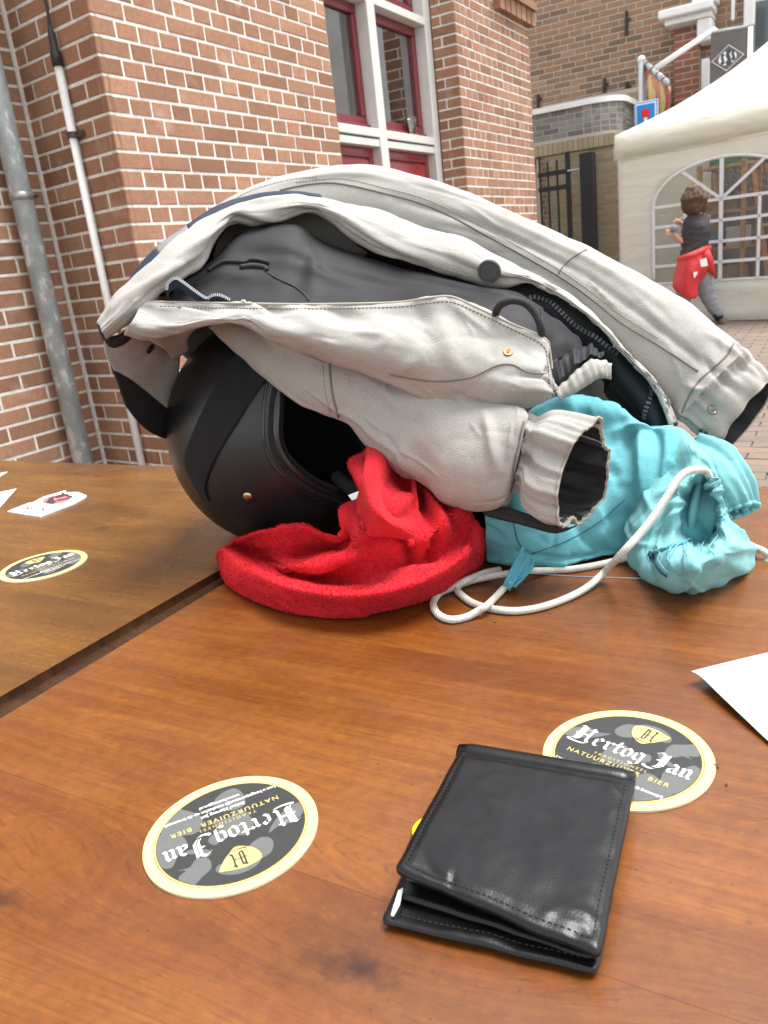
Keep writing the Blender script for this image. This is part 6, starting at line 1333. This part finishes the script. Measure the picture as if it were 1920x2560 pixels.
tfr.append([P(x + 10, y - 10, p.y + .012) for (x, y), p in zip(TFp[-1], tfr[-1])])
tf = cloth('towel_fold', tfr, M_TOWEL, tw, 10, 9, .004, lambda u, v: .004 * sin(u * 6 + v * 2), .5, ridge=0)
# pile of the terry: tiny loops standing off the surface
bv = tw.data; rng = random.Random(2); tris = []; V0 = [v.co for v in bv.vertices]; Nn = [v.normal for v in bv.vertices]; fv = []; ff = []
for k in range(26000):
    i = rng.randrange(len(bv.polygons)); pl = bv.polygons[i]; a, c, d, e = [V0[j] for j in pl.vertices]; s, q = rng.random(), rng.random(); p = (a * (1 - s) + c * s) * (1 - q) + (e * (1 - s) + d * s) * q; n = pl.normal
    h = rng.uniform(.0007, .0022); tv = Vector((rng.uniform(-1, 1), rng.uniform(-1, 1), rng.uniform(-1, 1))); tv = (tv - n * tv.dot(n)).normalized(); w = rng.uniform(.0003, .0006); m0 = len(fv)
    fv += [p - tv * w - n * .0003, p + tv * w - n * .0003, p + n * h + n.cross(tv) * rng.uniform(-.001, .001)]; ff.append((m0, m0 + 1, m0 + 2))
o = mesh('terry_pile', fv, ff, M_TOWEL, tw); o['kind'] = 'stuff'

# ================================================================== turquoise drawstring bag
def dyed(name, c):
    t = MT(name, .9, .2); f = t.noise(t.pos(), 18, 5, .65); base = t.ramp(f, [(.3, [x * .72 for x in c]), (.62, c), (.85, [min(1, x * 1.25 + .03) for x in c])]); f2 = t.noise(t.pos(), 7, 3); base = t.mix(t.ramp(f2, [(.45, 0), (.8, .45)]), base, (.20, .42, .40)); t.color(base)
    t.bump(t.noise(t.pos(), 1200, 3, .6), .35, .0005); t.bump(t.noise(t.pos(), 60, 4, .6), .35, .004); t.set(Sheen_Weight=.1); return t.m
M_TURQ = dyed('bag_turquoise', (.13, .42, .48)); M_TURQ2 = dyed('bag_turquoise_faded', (.19, .45, .46))
bg = empty('drawstring_bag', OZ(1560, 1400), 'faded turquoise cotton drawstring bag with white cord and torn hem', 'bag')
cT = [(1205, 1180, .70), (1290, 1085, .715), (1355, 1012, .73), (1440, 985, .735), (1530, 1005, .73), (1604, 1056, .715), (1690, 1068, .705), (1745, 1110, .70), (1800, 1170, .70)]
cU = [(1210, 1240, .675), (1292, 1190, .675), (1358, 1110, .70), (1445, 1090, .715), (1530, 1090, .71), (1605, 1085, .695), (1680, 1090, .675), (1735, 1130, .675), (1795, 1190, .68)]
cM = [(1213, 1310, .665), (1292, 1310, .66), (1358, 1300, .665), (1445, 1260, .675), (1520, 1225, .68), (1590, 1210, .67), (1650, 1210, .655), (1715, 1230, .66), (1790, 1260, .67)]
cB = [(1214, 1405), (1280, 1414), (1350, 1418), (1430, 1412), (1510, 1388), (1580, 1372), (1640, 1380), (1720, 1400), (1790, 1390)]
rB = [[P(x, y, Y) + Vector((0, .16, -(P(x, y, Y).z - TZ) + .004)) for x, y, Y in cT], [P(x, y, Y) + Vector((0, .10, -(P(x, y, Y).z - TZ) * .3)) for x, y, Y in cT], [P(x, y, Y) for x, y, Y in cT], [P(x, y, Y) for x, y, Y in cU], [P(x, y, Y) for x, y, Y in cM], [OZ(x, y - 30, .018) for x, y in cB], [OZ(x, y, .002) for x, y in cB], [OZ(x, y - 8, .001) + Vector((0, .05, 0)) for x, y in cB]]
crB = crease_fn([(.46, .50, .58, .58, .02, -.006), (.55, .40, .62, .66, .025, -.007), (.60, .38, .68, .62, .025, .008), (.50, .42, .66, .36, .02, .007), (.3, .55, .55, .80, .015, -.004), (.15, .7, .5, .78, .02, -.004), (.42, .55, .50, .72, .03, .005), (.66, .36, .74, .6, .02, -.008)] + rand_creases(63, 26, 60, 60, .16, .02, .0038) + rand_creases(64, 60, 55, 60, .12, .008, .0022))
bgb = cloth('bag_body', rB, M_TURQ, bg, 18, 14, .0014, lambda u, v: crB(u, v), 1.3)
seam('seam', [(1284, 1310), (1292, 1345), (1305, 1372)], [bgb], simple('bag_seam', (.03, .13, .17), .9, 0), bg, .0007, 6); seam('seam', [(1330, 1385), (1420, 1350), (1490, 1310), (1560, 1250)], [bgb], bpy.data.materials['bag_seam'], bg, .0006, 10)
# gathered mouth
ol = [(1704, 1075), (1655, 1140), (1612, 1210), (1580, 1280), (1563, 1352), (1568, 1402), (1604, 1446), (1655, 1474), (1715, 1492), (1758, 1476), (1822, 1448), (1880, 1424), (1886, 1378), (1866, 1340), (1830, 1306), (1806, 1260), (1798, 1200), (1766, 1130)]
mo = [(1748, 1186), (1727, 1198), (1706, 1222), (1694, 1255), (1690, 1285), (1692, 1315), (1702, 1345), (1722, 1362), (1745, 1366), (1768, 1360), (1786, 1345), (1796, 1325), (1800, 1300), (1798, 1275), (1796, 1248), (1790, 1222), (1780, 1200), (1766, 1186)]
rM = [[], [], [], [], [], []]
for (ox, oy), (mx, my) in zip(ol, mo):
    low = max(0, min(1, (oy - 1150) / 330)); g = OZ(ox, oy, .002).y if oy > 1300 else 9
    Yo = min(.690 - .04 * low, g) if oy > 1300 else .690 - .04 * low
    rM[0].append(P(ox + (1720 - ox) * .06, oy + (1290 - oy) * .06 - 6, Yo + .05)); rM[1].append(P(ox, oy, Yo)); rM[2].append(P(ox + (mx - ox) * .30, oy + (my - oy) * .30, Yo - .028)); rM[3].append(P(ox + (mx - ox) * .68, oy + (my - oy) * .68, Yo - .034)); rM[4].append(P(mx, my, .632 - .012 * low)); rM[5].append(P(mx + (1748 - mx) * .35, my + (1280 - my) * .35, .672))
for r in rM: r.append(r[0].copy())
crM = crease_fn(rand_creases(91, 26, 90, 18, .45, .014, .0042) + rand_creases(92, 50, 90, 30, .30, .006, .0016))
bgm = cloth('bag_mouth', rM, M_TURQ2, bg, 12, 14, .0014, lambda u, v: crM(u, v) * min(1, u / .05, (1 - u) / .05) + .0010 * sin(u * 2 * pi * 11 + 2 * v) * min(1, v * 1.6), 1.0)
cloth('bag_inside', [[P(1700, 1205, .665), P(1750, 1195, .66), P(1800, 1220, .665)], [P(1690, 1280, .66), P(1748, 1280, .648), P(1802, 1280, .66)], [P(1700, 1350, .655), P(1750, 1370, .65), P(1800, 1345, .655)]], M_TURQ2, bg, 9, 9, .001, lambda u, v: .007 * sin(u * 16 + v * 4), 2.0)
# torn hem: dark slit and threads
tr_p = [(1628, 1384), (1650, 1378), (1690, 1365), (1730, 1348), (1770, 1335), (1790, 1326)]
tp = path_on(tr_p, [bgm], 6, .0012)
if len(tp) > 3: b = MB(); b.tube([p for p, n in tp], [.0013 + .0007 * sin(i * 1.9) for i in range(len(tp))], 8); b.build('torn_edge', simple('torn_blue', (.09, .32, .40), .9, .2, 90), bg, True)
tq = path_on([(1625, 1380), (1636, 1400), (1650, 1425), (1668, 1440)], [bgm], 6, .0008)
if len(tq) > 3: b = MB(); b.tube([p for p, n in tq], [.001, .002, .003, .0034, .003, .002, .0014] + [.001] * (len(tq) - 7) if len(tq) >= 7 else .003, 8); b.build('tear', simple('tear_dark', (.012, .05, .07), .9, 0), bg, True)
M_THR = simple('thread_blue', (.16, .45, .58), .8, 0); rng = random.Random(14)
for k in range(8):
    x, y = rng.choice(tr_p); x += rng.uniform(-14, 14); pts = []
    for j in range(5):
        p, n = hit(x, y, [bgm, bgb], .0015 + rng.uniform(0, .002))
        if p is None: p = OZ(x, y, .004)
        pts.append(p); x += rng.uniform(-16, 16); y += rng.uniform(2, 24)
    b = MB(); b.tube(crom(pts, 4), .00035, 5); b.build('loose_thread', M_THR, bg, True)
b = MB(); b.tube(crom([OZ(1333, 1434, .001), OZ(1430, 1440, .001), OZ(1540, 1444, .001), OZ(1640, 1447, .004)], 5), .0003, 5); b.build('loose_thread', M_THR, bg, True)
# side end with gathered hem
B3 = [(1750, 1085, 1700, 1130, .715, .6), (1800, 1100, 1722, 1170, .705, .6), (1842, 1128, 1745, 1215, .697, .6), (1868, 1170, 1768, 1250, .690, .58), (1886, 1225, 1795, 1280, .684, .52, 0, 8), (1893, 1262, 1806, 1290, .681, .46, 0, 14)]
b3, rm3 = sleeve('bag_side', B3, M_TURQ2, bg, 60, 9, lambda u, v: .002 * sin(v * 2 * pi * 12) * u + .0035 * sin(v * 2 * pi * 4 + u * 3) * (1 - u * .5), 1.6, .0012)
b = MB(); b.tube(rm3, .0022, 8, closed=True); b.build('bag_hem', M_TURQ2, bg, True)
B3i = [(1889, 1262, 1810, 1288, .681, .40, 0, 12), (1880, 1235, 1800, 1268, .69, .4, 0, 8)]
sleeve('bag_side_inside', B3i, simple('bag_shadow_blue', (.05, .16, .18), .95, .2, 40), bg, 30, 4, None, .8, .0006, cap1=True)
# bottom tab with the cord through it
dq = lambda x, y: (1000 + x * .5545, 1000 + y * .5545)
tab = [[P(*dq(548, 655), .652), P(*dq(575, 700), .646), P(*dq(600, 725), .640)], [P(*dq(530, 700), .640), P(*dq(550, 745), .634), P(*dq(596, 760), .634)], [P(*dq(500, 755), .632), P(*dq(525, 795), .627), P(*dq(560, 800), .629)], [OZ(*dq(468, 825), .010), OZ(*dq(492, 850), .006), OZ(*dq(520, 838), .009)], [OZ(*dq(475, 815), .003), OZ(*dq(497, 838), .002), OZ(*dq(525, 820), .003)]]
cloth('cord_tab', tab, dyed('bag_tab_blue', (.09, .34, .43)), bg, 7, 7, .0014, lambda u, v: .0016 * sin(u * 14), .8)
t = MT('cotton_cord', .9, .2); w = t.n('TexWave'); w.inputs['Scale'].default_value = 260; w.inputs['Distortion'].default_value = 2; t.l(t.pos(), w.inputs['Vector']); t.color(t.ramp(t.noise(t.pos(), 60, 4), [(.3, (.50, .47, .41)), (.7, (.70, .68, .62))])); t.bump(w.outputs['Fac'], .6, .001); t.bump(t.noise(t.pos(), 800, 3), .5, .0008); M_CORD = t.m
def cord(pts):
    b = MB(); b.tube(crom(pts, 10), .0031, 12); return b.build('drawstring', M_CORD, bg, True)
oz = lambda x, y, z=.0033: OZ(*dq(x, y), z)
cord([P(*dq(1395, 345), .640), P(*dq(1370, 318), .620), P(*dq(1330, 313), .610), P(*dq(1290, 325), .602), P(*dq(1250, 362), .597), P(*dq(1200, 440), .592), P(*dq(1140, 530), .587), P(*dq(1080, 605), .583), P(*dq(1000, 692), .581), oz(930, 768, .012), oz(850, 840, .005), oz(760, 890), oz(650, 930), oz(540, 950), oz(440, 945), oz(340, 920), oz(280, 882), oz(257, 848), oz(300, 822, .004), oz(400, 797, .006), oz(505, 780, .010), oz(540, 775, .012)])
cord([oz(505, 820, .010), oz(470, 848, .005), oz(430, 890), oz(390, 928, .0085), oz(350, 952, .006), oz(300, 978), oz(230, 990), oz(172, 966), oz(150, 920), oz(175, 875), oz(235, 846, .0045), oz(300, 812, .009), oz(380, 780, .006), oz(450, 765, .004)])
cord([oz(580, 770, .010), oz(680, 768), oz(780, 762), oz(900, 742), oz(1010, 714, .006), oz(1060, 700, .010)])
cord([P(*dq(1570, 650), .650), P(*dq(1600, 665), .642), P(*dq(1640, 682), .636), P(*dq(1665, 710), .634), P(*dq(1645, 735), .634), P(*dq(1590, 742), .638)])
# added black sheet behind the front sleeve, darkens the gap beside the helmet
cloth('dark_gap_sheet', [[P(880, 1000, .80), P(1000, 1010, .79), P(1120, 1020, .78), P(1240, 1040, .765)], [P(900, 1120, .83), P(1010, 1130, .80), P(1120, 1140, .785), P(1230, 1150, .77)], [OZ(930, 1280, .03), OZ(1030, 1285, .03), OZ(1130, 1290, .03), OZ(1225, 1300, .03)], [OZ(935, 1320, .002), OZ(1035, 1322, .002), OZ(1135, 1325, .002), OZ(1225, 1330, .002)]], M_BLACKF, jk, 8, 8, .001, None, 1.5)
